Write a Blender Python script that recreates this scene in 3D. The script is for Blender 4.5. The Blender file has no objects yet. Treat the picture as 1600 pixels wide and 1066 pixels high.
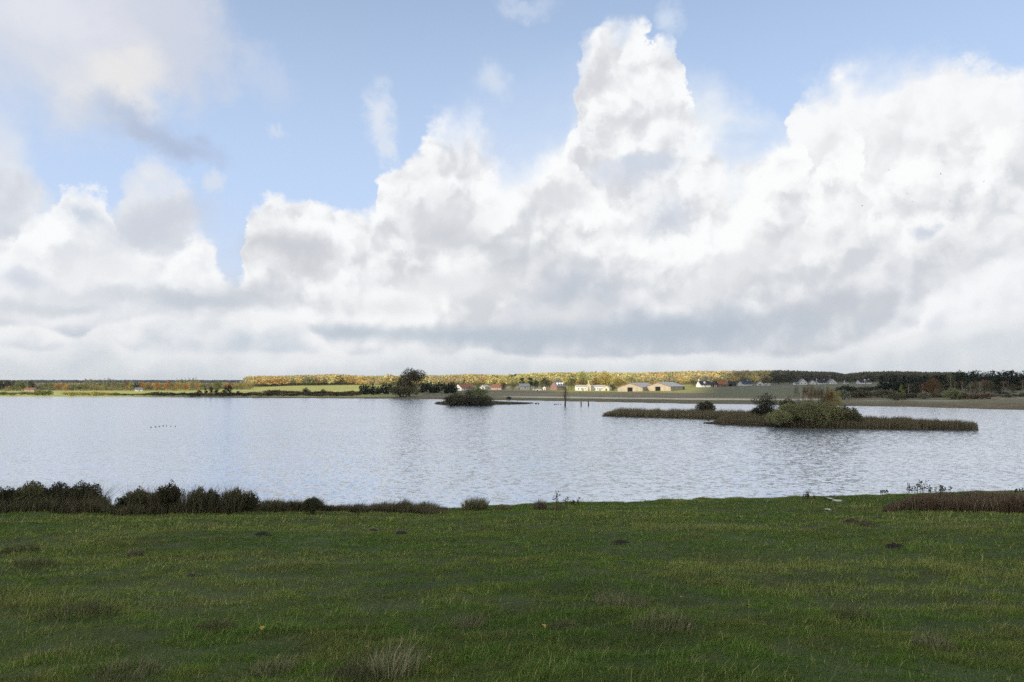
import bpy, math, random
import numpy as np
from mathutils import Vector
R = math.radians
SC = bpy.context.scene
COL = SC.collection
rng = np.random.default_rng(7)
random.seed(7)

# ------------------------------------------------------------------ camera
CAMZ, F, PITCH = 10.0, 1067.0, R(3.49)
cam_d = bpy.data.cameras.new("camera")
cam_d.sensor_width = 36.0
cam_d.lens = 36.0 * F / 1600.0
cam_d.clip_start, cam_d.clip_end = 0.1, 30000
cam = bpy.data.objects.new("camera", cam_d)
cam.location = (0, 0, CAMZ)
cam.rotation_euler = (R(90) + PITCH, 0, 0)
COL.objects.link(cam)
SC.camera = cam
SC.view_settings.view_transform = 'Standard'
SC.view_settings.look = 'None'
SC.view_settings.exposure = 0.0
SC.view_settings.gamma = 1.0
SC.cycles.max_bounces = 6
SC.cycles.diffuse_bounces = 4
SC.cycles.glossy_bounces = 2
SC.cycles.transmission_bounces = 2
SC.cycles.volume_bounces = 0
SC.cycles.use_denoising = False
SC.cycles.transparent_max_bounces = 4
SC.cycles.sample_clamp_indirect = 4.0

def ray(px, py):
    """world direction of a photo pixel, scaled so that its forward (y) part is 1"""
    x, y = (px - 800) / F, (533 - py) / F
    cy, cz = math.cos(PITCH) - y * math.sin(PITCH), math.sin(PITCH) + y * math.cos(PITCH)
    return x / cy, cz / cy
def azel(px, py):
    ax, ez = ray(px, py)
    return math.degrees(math.atan(ax)), math.degrees(math.atan2(ez, math.hypot(ax, 1)))
def zrow(py, Y, px=800): return CAMZ + ray(px, py)[1] * Y
def a_of(px, py=610): return ray(px, py)[0]

# ------------------------------------------------------------------ sun and sky
SUN_AZ, SUN_EL = R(-138), R(23)          # behind the camera, to its left
sun_dir = Vector((math.sin(SUN_AZ) * math.cos(SUN_EL), math.cos(SUN_AZ) * math.cos(SUN_EL), math.sin(SUN_EL)))
sd = bpy.data.lights.new("sun", 'SUN')
sd.energy, sd.angle, sd.color = 4.8, R(0.5), (1.0, 0.90, 0.74)
sun = bpy.data.objects.new("sun", sd)
sun.rotation_euler = (-sun_dir).to_track_quat('-Z', 'Y').to_euler()
sun.location = sun_dir * 3000
COL.objects.link(sun)

W = bpy.data.worlds.new("World")
SC.world = W
W.use_nodes = True
W.cycles.sampling_method = 'MANUAL'
W.cycles.sample_map_resolution = 512
NT = W.node_tree
NT.nodes.clear()
class G:
    """tiny wrapper for writing node graphs as expressions"""
    def __init__(s, nt): s.nt = nt
    def n(s, t, **kw):
        nd = s.nt.nodes.new(t)
        for k, v in kw.items(): setattr(nd, k, v)
        return nd
    def put(s, sock, v):
        if isinstance(v, bpy.types.NodeSocket): s.nt.links.new(v, sock)
        elif v is not None: sock.default_value = v
    def m(s, op, a, b=None, c=None, clamp=False):
        nd = s.n('ShaderNodeMath', operation=op, use_clamp=clamp)
        s.put(nd.inputs[0], a); s.put(nd.inputs[1], b); s.put(nd.inputs[2], c)
        return nd.outputs[0]
    def v(s, op, a, b=None, scale=None):
        nd = s.n('ShaderNodeVectorMath', operation=op)
        s.put(nd.inputs[0], a)
        if b is not None: s.put(nd.inputs[1], b)
        if scale is not None: s.put(nd.inputs['Scale'], scale)
        return nd.outputs['Value'] if op in ('LENGTH', 'DOT_PRODUCT', 'DISTANCE') else nd.outputs[0]
    def ramp(s, x, lo, hi, a=0.0, b=1.0, smooth=True):
        nd = s.n('ShaderNodeMapRange', interpolation_type='SMOOTHSTEP' if smooth else 'LINEAR')
        s.put(nd.inputs[0], x)
        for i, q in enumerate((lo, hi, a, b)): s.put(nd.inputs[i + 1], q)
        return nd.outputs[0]
    def noise(s, vec, scale, detail=4, rough=0.5, dist=0.0, dim='3D', lac=2.0, color=False):
        nd = s.n('ShaderNodeTexNoise', noise_dimensions=dim)
        s.put(nd.inputs['Vector'], vec); s.put(nd.inputs['Scale'], scale)
        s.put(nd.inputs['Detail'], detail); s.put(nd.inputs['Roughness'], rough)
        s.put(nd.inputs['Lacunarity'], lac); s.put(nd.inputs['Distortion'], dist)
        return nd.outputs['Color'] if color else nd.outputs['Fac']
    def mix(s, f, a, b, mode='MIX'):
        nd = s.n('ShaderNodeMix', data_type='RGBA', blend_type=mode)
        s.put(nd.inputs[0], f); s.put(nd.inputs[6], a); s.put(nd.inputs[7], b)
        return nd.outputs[2]
    def curve(s, x, pts, dom, rg):
        nd = s.n('ShaderNodeFloatCurve')
        s.put(nd.inputs[1], s.m('DIVIDE', s.m('SUBTRACT', x, dom[0]), dom[1] - dom[0]))
        cu = nd.mapping.curves[0]
        P = sorted([((p[0] - dom[0]) / (dom[1] - dom[0]), (p[1] - rg[0]) / (rg[1] - rg[0])) for p in pts])
        P = [p for p in P if 0 <= p[0] <= 1]
        cu.points[0].location = P[0]; cu.points[1].location = P[-1]
        for p in P[1:-1]: cu.points.new(*p)
        for q in cu.points: q.handle_type = 'AUTO_CLAMPED'
        nd.mapping.extend = 'HORIZONTAL'
        nd.mapping.update()
        return s.m('MULTIPLY_ADD', nd.outputs[0], rg[1] - rg[0], rg[0])

def srgb(r, g, b, a=1.0):
    f = lambda c: (c / 255 / 12.92) if c <= 10 else ((c / 255 + 0.055) / 1.055) ** 2.4
    return (f(r), f(g), f(b), a)

g = G(NT)
tc = g.n('ShaderNodeTexCoord').outputs['Generated']
D0 = g.v('NORMALIZE', tc)
sep0 = g.n('ShaderNodeSeparateXYZ'); NT.links.new(D0, sep0.inputs[0])
EL0 = g.m('MULTIPLY', g.m('ARCSINE', sep0.outputs[2]), 57.29578)
# turbulence of the cloud edges: two scales of fractal noise push the look-up direction about
w1 = g.v('SUBTRACT', g.noise(D0, 9.0, 6, 0.62, color=True), (0.5, 0.5, 0.5))
w2 = g.v('SUBTRACT', g.noise(D0, 34.0, 5, 0.65, color=True), (0.5, 0.5, 0.5))
damp = g.ramp(EL0, 1.0, 15.0, 0.30, 1.0)      # far-off cloud rows are small and level
D = g.v('ADD', D0, g.v('SCALE', g.v('ADD', g.v('SCALE', w1, scale=0.085), g.v('SCALE', w2, scale=0.036)), scale=damp))
sep = g.n('ShaderNodeSeparateXYZ'); NT.links.new(D, sep.inputs[0])
AZ = g.m('MULTIPLY', g.m('ARCTAN2', sep.outputs[0], sep.outputs[1]), 57.29578)
EL = g.m('MULTIPLY', g.m('ARCSINE', g.m('MINIMUM', sep.outputs[2], 1.0)), 57.29578)
comb = g.n('ShaderNodeCombineXYZ'); NT.links.new(AZ, comb.inputs[0]); NT.links.new(EL, comb.inputs[1])
AE = comb.outputs[0]
# billow relief: light comes from the upper left
nb = g.noise(D0, 11.0, 7, 0.55, 0.3)
nb2 = g.noise(g.v('ADD', D0, (-0.012, 0.0, 0.016)), 11.0, 7, 0.55, 0.3)
REL = g.m('SUBTRACT', nb, nb2)
def puff(vec, sc):
    nd = g.n('ShaderNodeTexVoronoi', feature='SMOOTH_F1', voronoi_dimensions='2D'); g.put(nd.inputs['Vector'], vec); nd.inputs['Scale'].default_value = sc
    nd.inputs['Smoothness'].default_value = 0.35; nd.inputs['Detail'].default_value = 2.0; nd.inputs['Roughness'].default_value = 0.5
    return nd.outputs['Distance']
PUF = g.m('SUBTRACT', puff(g.v('ADD', AE, (-0.6, 1.0, 0.0)), 0.235), puff(AE, 0.235))
SOFT = g.noise(D0, 5.0, 5, 0.55)
SOFT2 = g.noise(D0, 8.0, 6, 0.6)
WISP = g.ramp(g.noise(D0, 3.7, 4, 0.6), 0.45, 0.63)

sky = g.n('ShaderNodeTexSky', sky_type='NISHITA')
sky.sun_disc = False
sky.sun_elevation = SUN_EL
sky.sun_rotation = SUN_AZ
sky.altitude = 10; sky.air_density = 1.0; sky.dust_density = 0.7; sky.ozone_density = 1.5
SKYS = 0.125
skyc = g.v('SCALE', sky.outputs[0], scale=SKYS)
# thin high veil and the pale air low down
veil = g.ramp(EL0, 40.0, 6.0, 0.35, 0.97)
col = g.mix(veil, g.v('SCALE', skyc, scale=1.25), srgb(200, 221, 253))
col = g.mix(g.ramp(EL0, 16.0, -1.0, 0.0, 1.0), col, srgb(219, 225, 230))

def layer(col, pts, edge=0.5, depth=7.0, top=(252, 253, 253), low=(214, 216, 222), alpha=1.0, rel=1.0, bottom=None, wisp=5.0):
    """one bank of cloud: pts = crest outline in photo pixels; it is white at its crest and greys with depth below it"""
    P = [azel(*p) for p in pts]
    if pts[0][0] > 5: P = [(-45, -8), (P[0][0] - 4, -8)] + P
    else: P = [(-45, P[0][1])] + P
    if pts[-1][0] < 1595: P = P + [(P[-1][0] + 4, -8), (45, -8)]
    else: P = P + [(45, P[-1][1])]
    crest = g.curve(AZ, P, (-45, 45), (-8, 42))
    d = g.m('SUBTRACT', crest, EL)
    al = g.ramp(g.m('DIVIDE', d, g.m('MULTIPLY_ADD', WISP, wisp, 1.0)), -edge * 0.3, edge)
    if bottom is not None:
        B = [azel(*p) for p in bottom]; B = [(-45, B[0][1])] + B + [(45, B[-1][1])]
        bc = g.curve(AZ, B, (-45, 45), (-8, 42))
        al = g.m('MULTIPLY', al, g.ramp(g.m('SUBTRACT', EL, bc), -0.2, 3.0))
    if alpha != 1.0: al = g.m('MULTIPLY', al, alpha)
    sh = g.m('ADD', g.ramp(d, 0.0, depth), g.m('MULTIPLY', g.m('SUBTRACT', SOFT, 0.5), 2.0))
    sh = g.m('SUBTRACT', sh, g.m('MULTIPLY', REL, 3.2 * rel))
    sh = g.m('SUBTRACT', sh, g.m('MULTIPLY', PUF, 1.8 * rel))
    sh = g.ramp(sh, -0.25, 1.75)
    return g.mix(al, col, g.mix(sh, srgb(*top), srgb(*low)))

def blob(col, px, py, rx, ry, color, alpha=1.0, soft=0.2, rot=0.0, wob=1.5):
    """a soft patch of cloud, round a photo pixel"""
    c = azel(px, py); kx = azel(px + 50, py)[0] - azel(px - 50, py)[0]; ky = azel(px, py - 50)[1] - azel(px, py + 50)[1]
    p = g.v('SUBTRACT', AE, (c[0], c[1], 0))
    if rot:
        mp = g.n('ShaderNodeVectorRotate', rotation_type='Z_AXIS'); g.put(mp.inputs['Vector'], p); mp.inputs['Angle'].default_value = R(-rot); p = mp.outputs[0]
    p = g.v('MULTIPLY', p, (100 / kx / rx, 100 / ky / ry, 0))
    l = g.m('ADD', g.v('LENGTH', p), g.m('MULTIPLY', g.m('SUBTRACT', SOFT2, 0.5), wob))
    al = g.m('MULTIPLY', g.ramp(l, 1.15, soft * 0.6), alpha)
    return g.mix(al, col, srgb(*color))
# ---- broken cloud high up and behind, out of the photograph's frame
hi = g.m('MULTIPLY', g.ramp(g.noise(D0, 2.6, 6, 0.55), 0.40, 0.56), g.m('MAXIMUM', g.ramp(EL0, 34.0, 44.0), g.ramp(g.m('ABSOLUTE', AZ), 42.0, 55.0)))
col = g.mix(g.m('MULTIPLY', hi, 0.92), col, g.mix(g.ramp(REL, -0.04, 0.05), srgb(214, 216, 222), srgb(252, 251, 249)))
# ---- upper left: a diffuse sheet with a grey tail
col = blob(col, 60, 50, 330, 215, (216, 221, 232), 0.95, 0.45, 0, 2.0)
col = blob(col, 240, 50, 150, 130, (208, 214, 228), 0.9, 0.4, 0, 1.6)
col = blob(col, 165, 130, 130, 80, (232, 232, 233), 1.0, 0.1, 0, 2.2)
col = blob(col, 150, 35, 110, 40, (204, 210, 224), 0.7, 0.1, 0, 2.0)
col = blob(col, 90, 20, 150, 60, (232, 233, 240), 0.7, 0.1)
col = blob(col, 215, 200, 115, 46, (186, 198, 219), 0.95, 0.1, -12)
col = blob(col, 275, 226, 120, 34, (176, 190, 216), 0.9, 0.1, -14)
col = blob(col, 430, 130, 32, 60, (198, 212, 234), 0.6, 0.1, 20)
col = blob(col, 432, 208, 20, 13, (216, 226, 238), 0.6, 0.2)
col = blob(col, 330, 283, 26, 22, (218, 226, 238), 0.8, 0.3)
# ---- the separate wisps over the bank
col = blob(col, 594, 180, 32, 48, (226, 233, 243), 0.85, 0.3, 0, 0.5)
col = blob(col, 602, 222, 16, 34, (222, 231, 243), 0.8, 0.2)
col = blob(col, 768, 130, 32, 34, (218, 227, 241), 0.65, 0.1)
col = blob(col, 820, 8, 44, 22, (212, 222, 238), 0.5, 0.1)
col = blob(col, 1050, 25, 32, 44, (212, 224, 242), 0.8, 0.2, -20)
# ---- thin veil between the towers
col = layer(col, [(560, 330), (640, 290), (740, 180), (790, 160), (830, 150), (870, 150), (900, 120), (1060, 120), (1110, 118), (1160, 138), (1215, 172), (1260, 190), (1330, 260), (1600, 300)], 3.2, 14, (236, 241, 247), (226, 233, 242), 0.95, 0.6)
# ---- the tall tower in the middle
col = layer(col, [(860, 330), (885, 250), (898, 150), (900, 80), (918, 48), (945, 16), (985, 12), (1012, 22), (1020, 62), (1040, 58), (1058, 64), (1066, 120), (1078, 175), (1110, 205), (1150, 280), (1200, 340)], 1.0, 13, (250, 252, 253), (216, 218, 223))
col = blob(col, 1000, 262, 70, 26, (206, 220, 238), 0.75, 0.1)
col = blob(col, 1160, 215, 45, 16, (204, 219, 240), 0.7, 0.1)
# ---- broad bank on the right
col = layer(col, [(1160, 380), (1210, 270), (1238, 200), (1250, 152), (1262, 140), (1300, 124), (1330, 110), (1360, 98), (1440, 92), (1520, 92), (1600, 92)], 0.9, 9, (250, 251, 252), (216, 218, 222), 1.0, 0.5)
# ---- left mass of the big bank
col = layer(col, [(350, 470), (378, 400), (388, 335), (410, 312), (432, 303), (455, 312), (485, 318), (530, 326), (575, 324), (582, 280), (612, 250), (640, 226), (662, 196), (690, 182), (716, 188), (735, 172), (752, 190), (780, 240), (820, 300), (870, 400)], 0.7, 10, (252, 253, 254), (214, 216, 221))
# ---- middle and right masses in front of them
col = layer(col, [(560, 470), (680, 420), (720, 350), (770, 300), (830, 252), (860, 228), (895, 224), (915, 262), (945, 300), (1000, 318), (1060, 330), (1110, 320), (1126, 288), (1170, 250), (1212, 226), (1250, 222), (1252, 285), (1275, 250), (1310, 208), (1348, 190), (1352, 262), (1370, 272), (1405, 240), (1440, 222), (1478, 205), (1505, 212), (1550, 190), (1600, 165)], 0.7, 10, (253, 254, 254), (214, 217, 222))
# ---- greys inside the mass
col = blob(col, 450, 390, 95, 42, (199, 202, 209), 0.85, 0.05)
col = blob(col, 700, 350, 110, 60, (226, 226, 231), 0.7, 0.05)
col = blob(col, 760, 385, 140, 40, (200, 204, 211), 0.8, 0.05, -12)
col = blob(col, 1000, 270, 80, 34, (206, 212, 224), 0.6, 0.05)
col = blob(col, 870, 315, 60, 34, (222, 223, 228), 0.8, 0.05)
col = blob(col, 1040, 345, 70, 30, (205, 211, 224), 0.75, 0.05, 20)
col = blob(col, 1445, 365, 28, 18, (200, 208, 222), 0.8, 0.05)
# ---- left: soft column, then the bright cauliflower row
col = layer(col, [(0, 163), (22, 168), (40, 205), (55, 240), (75, 290), (110, 320), (150, 345), (190, 300), (205, 252), (235, 242), (262, 250), (290, 300), (322, 345), (345, 400), (375, 440), (430, 520), (500, 600)], 1.6, 9, (232, 235, 240), (203, 208, 217), 0.95, 0.5)
col = layer(col, [(0, 375), (30, 350), (60, 340), (85, 318), (100, 298), (122, 291), (150, 294), (182, 306), (188, 325), (205, 370), (250, 395), (290, 385), (315, 366), (330, 375), (345, 410), (380, 450), (470, 470), (600, 600)], 0.6, 5, (252, 253, 254), (226, 229, 234), wisp=1.2)
col = blob(col, 135, 335, 50, 34, (200, 210, 225), 0.85, 0.1, -10)
col = blob(col, 255, 350, 120, 46, (202, 208, 219), 0.8, 0.1, 25)
col = blob(col, 380, 455, 95, 42, (198, 204, 213), 0.85, 0.05)
col = blob(col, 40, 430, 60, 26, (206, 213, 226), 0.8, 0.05)
col = blob(col, 150, 420, 130, 34, (236, 237, 240), 0.8, 0.05)
# ---- the grey underside
GREY = [(-10, 470), (100, 478), (200, 480), (300, 470), (420, 490), (540, 498), (660, 502), (760, 490), (820, 440), (900, 392), (1010, 420), (1120, 430), (1200, 420), (1300, 405), (1400, 388), (1500, 372), (1560, 350), (1600, 335)]
col = layer(col, GREY, 2.6, 5.5, (218, 221, 228), (190, 199, 210), 0.9, 0.7)
col = blob(col, 700, 445, 170, 34, (228, 229, 232), 0.8, 0.05)
col = blob(col, 610, 480, 90, 20, (232, 233, 235), 0.8, 0.1)
col = blob(col, 870, 495, 110, 26, (230, 231, 233), 0.8, 0.1, 8)
col = blob(col, 1090, 455, 90, 26, (228, 229, 233), 0.8, 0.05, 14)
col = blob(col, 1180, 400, 150, 34, (232, 233, 236), 0.8, 0.05, 14)
col = blob(col, 1290, 480, 180, 34, (197, 202, 211), 0.8, 0.05, 12)
col = blob(col, 1050, 515, 330, 32, (184, 195, 208), 0.95, 0.05)
col = blob(col, 760, 525, 240, 20, (188, 199, 211), 0.9, 0.05)
# ---- low rows towards the horizon
col = blob(col, 300, 466, 190, 22, (194, 202, 212), 0.75, 0.1, 0, 0.8)
col = blob(col, 90, 480, 120, 14, (200, 207, 216), 0.6, 0.1, 0, 0.8)
col = blob(col, 60, 522, 150, 22, (188, 198, 211), 0.9, 0.1, 0, 0.7)
col = blob(col, 540, 520, 150, 20, (190, 200, 211), 0.9, 0.1, 0, 0.7)
col = layer(col, [(-10, 505), (60, 498), (120, 520), (170, 500), (215, 492), (300, 492), (360, 490), (440, 492), (470, 500), (500, 525), (560, 570)], 0.4, 2.4, (244, 245, 246), (205, 213, 223), 1.0, 0.6, wisp=.6)
col = layer(col, [(1180, 600), (1260, 560), (1320, 535), (1390, 515), (1440, 500), (1450, 450), (1490, 425), (1540, 408), (1600, 385)], 0.7, 4.5, (248, 249, 251), (222, 226, 233), 1.0, 0.7, wisp=1.0)
col = layer(col, [(-10, 540), (60, 545), (120, 530), (160, 512), (210, 545), (320, 548), (420, 545), (520, 552), (600, 550), (640, 542), (680, 550), (740, 540), (800, 548), (880, 552), (960, 556), (1040, 552), (1100, 550), (1180, 548), (1240, 552), (1290, 545), (1360, 530), (1440, 520), (1520, 500), (1600, 480)], 0.4, 1.9, (238, 240, 242), (212, 219, 226), 1.0, 0.5, wisp=.6)
col = layer(col, [(-10, 575), (300, 572), (600, 574), (900, 575), (1200, 574), (1600, 572)], 1.2, 2.0, (224, 230, 234), (222, 228, 233), 0.7, 0.2)
bg = g.n('ShaderNodeBackground'); NT.links.new(col, bg.inputs[0]); bg.inputs[1].default_value = 1.0
wo = g.n('ShaderNodeOutputWorld'); NT.links.new(bg.outputs[0], wo.inputs[0])

# ------------------------------------------------------------------ helpers
def tag(o, label=None, cat=None, group=None, kind=None):
    if label: o['label'] = label
    if cat: o['category'] = cat
    if group: o['group'] = group
    if kind: o['kind'] = kind
    return o

def mesh_np(name, V, polys, cols=None):
    """polys: list of (m x k) int arrays, k = corners per face"""
    me = bpy.data.meshes.new(name)
    V = np.asarray(V, dtype=np.float32).reshape(-1, 3)
    me.vertices.add(len(V)); me.vertices.foreach_set('co', V.ravel())
    polys = [np.asarray(p, dtype=np.int32) for p in polys if len(p)]
    loops = np.concatenate([p.ravel() for p in polys])
    tot = np.concatenate([np.full(len(p), p.shape[1], np.int32) for p in polys])
    st = np.concatenate([[0], np.cumsum(tot)[:-1]]).astype(np.int32)
    me.loops.add(len(loops)); me.loops.foreach_set('vertex_index', loops)
    me.polygons.add(len(tot)); me.polygons.foreach_set('loop_start', st)
    try: me.polygons.foreach_set('loop_total', tot)
    except Exception: pass
    if cols is not None:
        at = me.attributes.new('Col', 'FLOAT_COLOR', 'POINT')
        c = np.ones((len(V), 4), np.float32); c[:, :3] = cols
        at.data.foreach_set('color', c.ravel())
    me.update(calc_edges=True)
    return me

def add(name, me, mats=None, parent=None, loc=None, smooth=False):
    o = bpy.data.objects.new(name, me)
    COL.objects.link(o)
    if parent is not None: o.parent = parent
    if loc is not None: o.location = loc
    if mats is not None and len(me.materials) == 0:
        for m_ in (mats if isinstance(mats, (list, tuple)) else [mats]): me.materials.append(m_)
    if smooth: me.polygons.foreach_set('use_smooth', [True] * len(me.polygons))
    return o

def empty(name, loc, rz=0.0):
    o = bpy.data.objects.new(name, None)
    COL.objects.link(o); o.location = loc; o.rotation_euler = (0, 0, rz); o.empty_display_size = 0.3
    return o

def copy_tree(o, parent=None):
    c = o.copy(); COL.objects.link(c); c.parent = parent
    for ch in o.children: copy_tree(ch, c)
    return c

class MB:
    """gathers vertices and faces of boxes, prisms and tapered tubes"""
    def __init__(s): s.v, s.f = [], []
    def raw(s, vs, fs):
        n = len(s.v); s.v += [tuple(map(float, q)) for q in vs]; s.f += [tuple(i + n for i in q) for q in fs]; return s
    def box(s, x0, x1, y0, y1, z0, z1):
        return s.raw([(x0, y0, z0), (x1, y0, z0), (x1, y1, z0), (x0, y1, z0), (x0, y0, z1), (x1, y0, z1), (x1, y1, z1), (x0, y1, z1)],
                     [(0, 3, 2, 1), (4, 5, 6, 7), (0, 1, 5, 4), (1, 2, 6, 5), (2, 3, 7, 6), (3, 0, 4, 7)])
    def tube(s, pts, rad, k=7, cap=True):
        n0 = len(s.v); P = [Vector(p) for p in pts]
        for i, p in enumerate(P):
            t = (P[min(i + 1, len(P) - 1)] - P[max(i - 1, 0)]).normalized()
            a = t.orthogonal().normalized() if abs(t.z) < 0.9 else Vector((1, 0, 0)); a = (a - t * a.dot(t)).normalized(); b = t.cross(a)
            for j in range(k):
                an = 2 * math.pi * j / k; s.v.append(tuple(p + (a * math.cos(an) + b * math.sin(an)) * rad[i]))
        for i in range(len(P) - 1):
            for j in range(k):
                s.f.append((n0 + i * k + j, n0 + i * k + (j + 1) % k, n0 + (i + 1) * k + (j + 1) % k, n0 + (i + 1) * k + j))
        if cap: s.f.append(tuple(n0 + (len(P) - 1) * k + j for j in range(k))); s.f.append(tuple(n0 + j for j in reversed(range(k))))
        return s
    def mesh(s, name):
        me = bpy.data.meshes.new(name); me.from_pydata(s.v, [], s.f); me.update(); return me
    def build(s, name, mat, parent=None, loc=None, smooth=False): return add(name, s.mesh(name), mat, parent, loc, smooth)

def vnoise(x, y, seed=0):
    """value noise in the plane, 0..1"""
    xi, yi = np.floor(x).astype(np.int64), np.floor(y).astype(np.int64)
    fx, fy = x - xi, y - yi; fx = fx * fx * (3 - 2 * fx); fy = fy * fy * (3 - 2 * fy)
    def h(i, j):
        n = (i * 374761393 + j * 668265263 + seed * 974711) & 0x7fffffff
        n = ((n ^ (n >> 13)) * 1274126177) & 0x7fffffff
        return ((n ^ (n >> 16)) & 0xffff) / 65535.0
    return (h(xi, yi) * (1 - fx) + h(xi + 1, yi) * fx) * (1 - fy) + (h(xi, yi + 1) * (1 - fx) + h(xi + 1, yi + 1) * fx) * fy
def fbm(x, y, seed=0, o=4):
    s_, a_, t_ = 0.0, 1.0, 0.0
    for i in range(o):
        s_ = s_ + a_ * vnoise(x * 2 ** i + i * 17.3, y * 2 ** i - i * 9.1, seed + i); t_ += a_; a_ *= 0.5
    return s_ / t_
def sstep(x, a, b):
    t = np.clip((x - a) / (b - a), 0, 1); return t * t * (3 - 2 * t)

# ------------------------------------------------------------------ materials
def new_mat(name):
    m_ = bpy.data.materials.new(name); m_.use_nodes = True; m_.node_tree.nodes.clear(); return m_, G(m_.node_tree)
def finish(m_, q, col, rough=0.8, bump=None, strength=0.3, dist=0.05, spec=0.3, transl=0.0, metal=0.0):
    b = q.n('ShaderNodeBsdfPrincipled'); q.put(b.inputs['Base Color'], col); q.put(b.inputs['Roughness'], rough)
    b.inputs['Specular IOR Level'].default_value = spec; b.inputs['Metallic'].default_value = metal
    out = b.outputs[0]
    if bump is not None:
        bp = q.n('ShaderNodeBump'); q.put(bp.inputs['Height'], bump); bp.inputs['Strength'].default_value = strength; bp.inputs['Distance'].default_value = dist
        m_.node_tree.links.new(bp.outputs[0], b.inputs['Normal'])
    if transl:
        t = q.n('ShaderNodeBsdfTranslucent'); q.put(t.inputs[0], col)
        mx = q.n('ShaderNodeMixShader'); mx.inputs[0].default_value = transl
        m_.node_tree.links.new(out, mx.inputs[1]); m_.node_tree.links.new(t.outputs[0], mx.inputs[2]); out = mx.outputs[0]
    o = q.n('ShaderNodeOutputMaterial'); m_.node_tree.links.new(out, o.inputs[0])
    return m_
def mat_plain(name, c, rough=0.75, vary=0.12, scale=1.5, bump=0.0, spec=0.3, detail=5):
    """a colour with uneven wear in object space"""
    m_, q = new_mat(name)
    P = q.n('ShaderNodeTexCoord').outputs['Object']
    nz = q.noise(P, scale, detail, 0.6)
    c4 = (*c[:3], 1.0)
    cc = q.mix(q.ramp(nz, 0.3, 0.7), tuple(x * (1 - vary) for x in c4[:3]) + (1,), tuple(min(1, x * (1 + vary)) for x in c4[:3]) + (1,))
    return finish(m_, q, cc, rough, nz if bump else None, bump, 0.05, spec)
def mat_leaf(name, a, b, c=None, transl=0.3, scale=0.6, rand=0.25):
    """leaves: two or three tones that change over the crown, plus a tint of its own per tree"""
    m_, q = new_mat(name)
    tcn = q.n('ShaderNodeTexCoord').outputs['Object']
    gi = q.n('ShaderNodeNewGeometry'); oi = q.n('ShaderNodeObjectInfo')
    isl = gi.outputs['Random Per Island']
    f1 = q.ramp(q.m('ADD', q.m('MULTIPLY', q.noise(tcn, scale, 3), 0.7), q.m('MULTIPLY', isl, 0.3)), 0.3, 0.7)
    cc = q.mix(f1, (*a, 1), (*b, 1))
    if c: cc = q.mix(q.ramp(q.m('ADD', q.noise(tcn, scale * 0.5, 2), q.m('MULTIPLY', q.m('SUBTRACT', oi.outputs['Random'], 0.5), 0.5)), 0.5, 0.65), cc, (*c, 1))
    hs = q.n('ShaderNodeHueSaturation'); q.put(hs.inputs['Color'], cc)
    q.put(hs.inputs['Value'], q.m('ADD', 1 - rand * 0.6, q.m('MULTIPLY', q.m('ADD', q.m('MULTIPLY', isl, 0.5), q.m('MULTIPLY', oi.outputs['Random'], 0.7)), rand)))
    q.put(hs.inputs['Hue'], q.m('ADD', 0.485, q.m('MULTIPLY', oi.outputs['Random'], 0.03)))
    return finish(m_, q, hs.outputs[0], 0.75, spec=0.2, transl=transl)
def mat_attr(name, rough=0.8, transl=0.0, spec=0.2, nscale=None, namp=0.3, bump=0.0, bdist=0.05):
    m_, q = new_mat(name)
    at = q.n('ShaderNodeAttribute'); at.attribute_name = 'Col'
    cc = at.outputs['Color']; nz = None
    if nscale:
        P = q.n('ShaderNodeTexCoord').outputs['Object']
        nz = q.noise(P, nscale, 6, 0.65)
        hs = q.n('ShaderNodeHueSaturation'); q.put(hs.inputs['Color'], cc)
        q.put(hs.inputs['Value'], q.ramp(nz, 0.25, 0.75, 1 - namp, 1 + namp)); cc = hs.outputs[0]
    return finish(m_, q, cc, rough, nz if bump else None, bump, bdist, spec, transl)

# ------------------------------------------------------------------ terrain
NEAR = [(-900, 800), (0, 793), (350, 792), (560, 795), (680, 795), (740, 791), (800, 788), (850, 786), (900, 784), (1000, 782.5), (1100, 780), (1230, 779), (1290, 776), (1350, 772.5), (1440, 770), (1520, 768.5), (1600, 769), (2400, 768)]
FAR = [(-900, 620), (0, 620), (200, 620.5), (400, 622), (640, 623.6), (860, 627), (1080, 631), (1280, 634), (1420, 636), (1560, 640), (1600, 641.5), (2400, 650)]
_na = np.array([ray(p, r)[0] for p, r in NEAR]); _ny = np.array([(0.3 - CAMZ) / ray(p, r)[1] for p, r in NEAR])
_fa = np.array([ray(p, r)[0] for p, r in FAR]); _fy = np.array([(0.0 - CAMZ) / ray(p, r)[1] for p, r in FAR])
CY = np.array([0, 300, 400, 500, 600, 700, 850, 1000, 1200, 1500, 2000, 3000, 9000.])
CP = [-100, 200, 380, 480, 640, 800, 950, 1080, 1200, 1320, 1420, 1520, 1650]
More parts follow.
